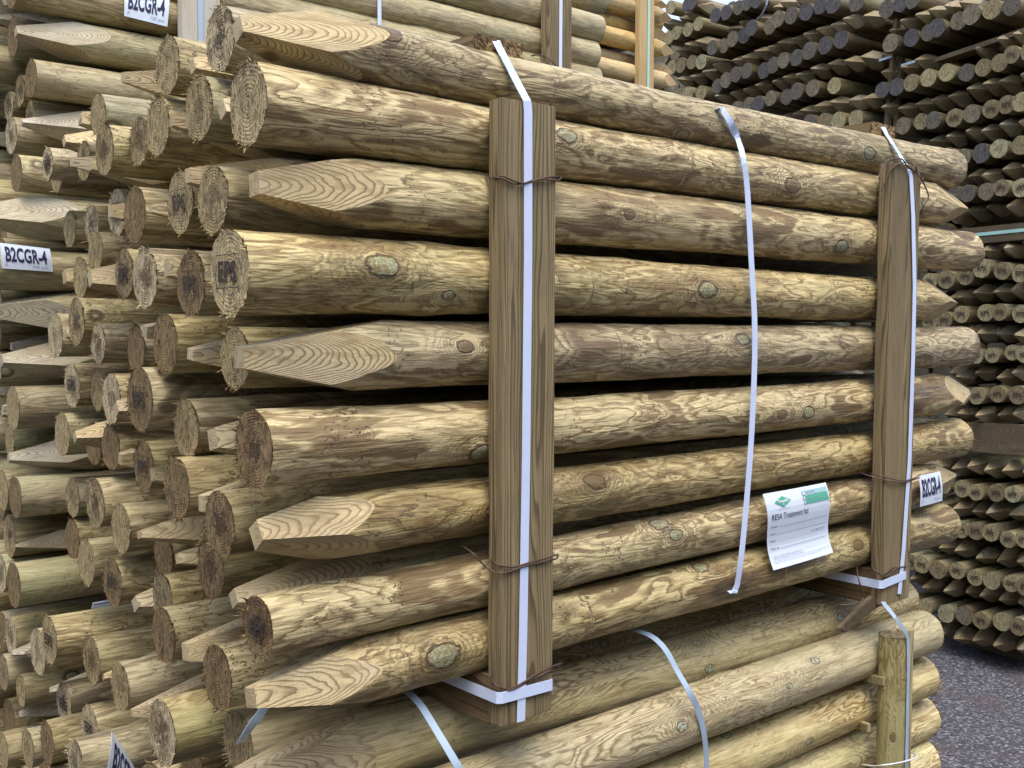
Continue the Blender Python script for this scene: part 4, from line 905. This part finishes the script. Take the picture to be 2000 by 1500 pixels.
hi = [[(1727, 16, 'g'), (1758, 7, 'g'), (1785, 0, 'g')],
 [(1743, 85), (1777, 73), (1807, 62), (1834, 55), (1867, 39), (1900, 29), (1938, 18, 't'), (1970, 9)],
 [(1721, 175), (1747, 169), (1782, 162, 't'), (1817, 153, 't'), (1850, 142, 't'), (1882, 140), (1914, 130, 't'), (1946, 121, 't'), (1980, 108, 's'), (2012, 100, 't')],
 [(1762, 245), (1793, 236, 't'), (1823, 235), (1858, 229, 's'), (1894, 221), (1931, 212, 's'), (1967, 204, 's'), (1996, 199, 't')],
 [(1852, 305), (1880, 307), (1917, 299), (1950, 290, 't'), (1993, 283, 't'), (1820, 314)],
 [(1868, 381), (1892, 378), (1927, 374), (1958, 367, 's'), (1998, 367, 's'), (1840, 388)]]
for k, pts in enumerate(hi): row('g', pts, (.090, .090, .085, .087, .087, .083)[k], '%s blunt row above the strapped far beam' % B_[k], GR_, R_)
row('q', [(1733, 58), (1762, 41), (1793, 30), (1818, 21), (1849, 13), (1878, 6)], .090, 'sixth pointed row above the strapped far beam', GR_, R_)
row('q', [(1722, 141), (1760, 131), (1789, 118), (1901, 93), (1950, 76), (1979, 66)], .090, 'fifth pointed row above the strapped far beam', GR_, R_)
row('q', [(1722, 209), (1749, 211), (1785, 203), (1815, 194), (1849, 187), (1887, 173), (1922, 164), (1952, 158), (1994, 146)], .092, 'fourth pointed row above the strapped far beam', GR_, R_)
row('q', [(1750, 290), (1780, 283), (1813, 274), (1846, 266), (1887, 256), (1918, 256), (1956, 244), (1990, 238)], .092, 'third pointed row above the strapped far beam', GR_, R_)
row('q', [(1890, 344), (1923, 344), (1958, 331), (1993, 323), (1860, 350)], .088, 'second pointed row above the strapped far beam', GR_, R_)
row('q', [(1887, 412), (1922, 403), (1970, 404), (1862, 423), (2004, 398)], .088, 'first pointed row above the strapped far beam', GR_, R_)
mid = [[(1817, 550), (1845, 546), (1886, 540), (1919, 524), (1955, 529), (1996, 534)], [(1810, 629), (1842, 625), (1879, 614), (1921, 611), (1956, 610), (1989, 613)],
 [(1880, 697), (1906, 695), (1937, 694), (1972, 689), (2000, 692)], [(1875, 774), (1908, 773), (1946, 770), (1986, 772)]]
for k, pts in enumerate(mid): row('s', pts, (.088, .081, .078, .086)[k], '%s blunt row below the strapped far beam' % ORD[k+1], GR_, R_)
row('p', [(1920, 489), (1963, 485), (1996, 483), (1885, 492)], .088, 'first pointed row below the strapped far beam', GR_, R_)
row('p', [(1852, 582), (1872, 580), (1902, 571), (1940, 570), (1973, 567), (2004, 565)], .088, 'second pointed row below the strapped far beam', GR_, R_)
row('p', [(1880, 650), (1910, 651), (1943, 652), (1983, 654)], .088, 'third pointed row below the strapped far beam', GR_, R_)
row('p', [(1850, 728), (1870, 735), (1903, 728), (1946, 738), (1975, 728)], .088, 'fourth pointed row below the strapped far beam', GR_, R_)
row('p', [(1845, 809), (1874, 807), (1910, 812), (1944, 811), (1978, 809)], .088, 'fifth pointed row below the strapped far beam', GR_, R_)
lo = [[(1838, 950), (1873, 956), (1906, 962), (1940, 964), (1980, 965)], [(1842, 1030), (1874, 1035), (1903, 1038), (1933, 1041), (1972, 1053), (2002, 1053)],
 [(1778, 1098), (1804, 1102), (1835, 1112, 't'), (1870, 1115), (1902, 1129), (1938, 1134, 't'), (1975, 1140), (2006, 1146)],
 [(1780, 1178, 't'), (1810, 1185, 't'), (1846, 1199, 't'), (1881, 1202, 'g'), (1920, 1211), (1956, 1215, 't'), (1991, 1223)]]
for k, pts in enumerate(lo): row('s', pts, (.082, .083, .085, .088)[k], '%s blunt row below the wide far board' % ORD[k+1], GR_, R_)
row('p', [(1795, 905), (1822, 911), (1855, 916), (1890, 912), (1921, 919), (1961, 919), (1998, 922)], .092, 'first pointed row below the wide far board', GR_, R_)
row('p', [(1835, 988), (1865, 993), (1897, 1000), (1928, 1002), (1966, 1006), (2000, 1010)], .088, 'second pointed row below the wide far board', GR_, R_)
row('p', [(1804, 1066), (1838, 1069), (1868, 1075), (1905, 1090), (1942, 1097), (1987, 1097)], .090, 'third pointed row below the wide far board', GR_, R_)
row('p', [(1782, 1130), (1806, 1147), (1846, 1154), (1883, 1158), (1913, 1164), (1950, 1172), (1990, 1177)], .090, 'fourth pointed row below the wide far board', GR_, R_)
row('p', [(1832, 1236), (1867, 1246), (1903, 1250), (1943, 1260), (1986, 1268)], .088, 'lowest pointed row just above the asphalt', GR_, R_)
for k in list(PR):
    if k not in used:
        o = PR[k]
        for ch in list(o.children_recursive)+[o]: bpy.data.objects.remove(ch)

# far beams, boards and battens between the stakes
def beam(corners, deep, mat, lab, name='cross_bearer', back=.03, strapc=None):
    q = [atF(x, y, back) for x, y in corners]
    return tag(slab(name, q, FN*deep, mat, bev=.002), lab, 'bearer' if name == 'cross_bearer' else 'batten', 'timbers in the far stacks')
beam([(1800, 455), (2060, 428), (2060, 463), (1800, 486)], .09, 'bearer2', 'dark far beam with a pale strap along it')
beam([(1770, 818), (2060, 834), (2060, 896), (1770, 872)], .09, 'bearer2', 'wide dark board lying between the far stakes')
beam([(1825, 113), (2060, 33), (2060, 45), (1825, 122)], .09, 'bearer2', 'slim slanting far bearer near the upper right corner', back=.05)
beam([(1745, 36), (1752, 36), (1728, 300), (1720, 300)], .03, 'bearer2', 'slim leaning far batten where the middle and right far stacks meet', 'upright_batten', .06)
beam([(1756, 75), (1764, 75), (1748, 300), (1740, 300)], .03, 'bearer2', 'second slim far batten beside the leaning one', 'upright_batten', .10)
a, b = FP0+FDIR*-.35+FN*.25, FP0+FDIR*2.6+FN*.25
for v in (a, b): v.z = GROUND+.001
tag(slab('cross_bearer', [a+Vector((0, 0, .075)), b+Vector((0, 0, .075)), b, a], FN*.09, 'bearer2'), 'dark ground bearer under the lowest far stakes', 'bearer', 'timbers in the far stacks')
def fstrap(pts, wd, mat, lab, back=.02, wdir=(0, 0, 1)):
    tag(strap('packing_strap', [atF(x, y, back) for x, y in pts], wd, mat, wdir=wdir, n=1), lab, 'strap', GS)
fstrap([(1870, 462), (2060, 443)], .016, 'strapm', 'pale green strap along the dark far beam', .027)
fstrap([(1717, 118), (1742, 110)], .012, 'strapb', 'short blue strap between the middle and right far stacks', .04)
fstrap([(1760, 128), (1792, 118)], .012, 'strapb', 'short blue strap left of the slanting far bearer', .04)
fstrap([(1500, -10), (1497, 10), (1488, 28), (1478, 38)], .014, 'strapb', 'grey strap end dangling over the far middle stack', -.03, (1, 0, 0))
# added log masses: backings to keep gaps dark, unseen ones to block low light
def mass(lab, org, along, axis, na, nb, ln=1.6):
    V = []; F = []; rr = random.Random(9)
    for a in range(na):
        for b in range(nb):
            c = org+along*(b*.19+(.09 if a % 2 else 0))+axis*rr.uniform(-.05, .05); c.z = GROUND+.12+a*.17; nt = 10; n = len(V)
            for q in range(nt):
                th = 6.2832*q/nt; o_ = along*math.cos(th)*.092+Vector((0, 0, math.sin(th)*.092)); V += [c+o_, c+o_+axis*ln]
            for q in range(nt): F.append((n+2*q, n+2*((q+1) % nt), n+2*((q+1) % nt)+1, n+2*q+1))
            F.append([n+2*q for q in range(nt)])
    o = mesh_obj('added_log_mass', V, F, ['stakew']); tag(o, lab, 'logs', None, 'stuff')
mass('added backing of logs keeping the gaps behind the far stakes dark', FP0+FDIR*-.9+FAX*2.1, FDIR, FAX, 27, 38)
mass('added unseen log stack behind the camera blocking low sky light', Vector((-6, -4.6, 0)), Vector((1, 0, 0)), Vector((0, -1, 0)), 22, 70)
mass('added unseen log stack to the left keeping light off post ends', Vector((-4.4, -4.0, 0)), Vector((0, 1, 0)), Vector((-1, 0, 0)), 20, 50)
mass('added backing of logs keeping the gap behind the pale stakes dark', Vector((1.9, 2.75, 0)), Vector((0, 1, 0)), Vector((1, 0, 0)), 24, 5)
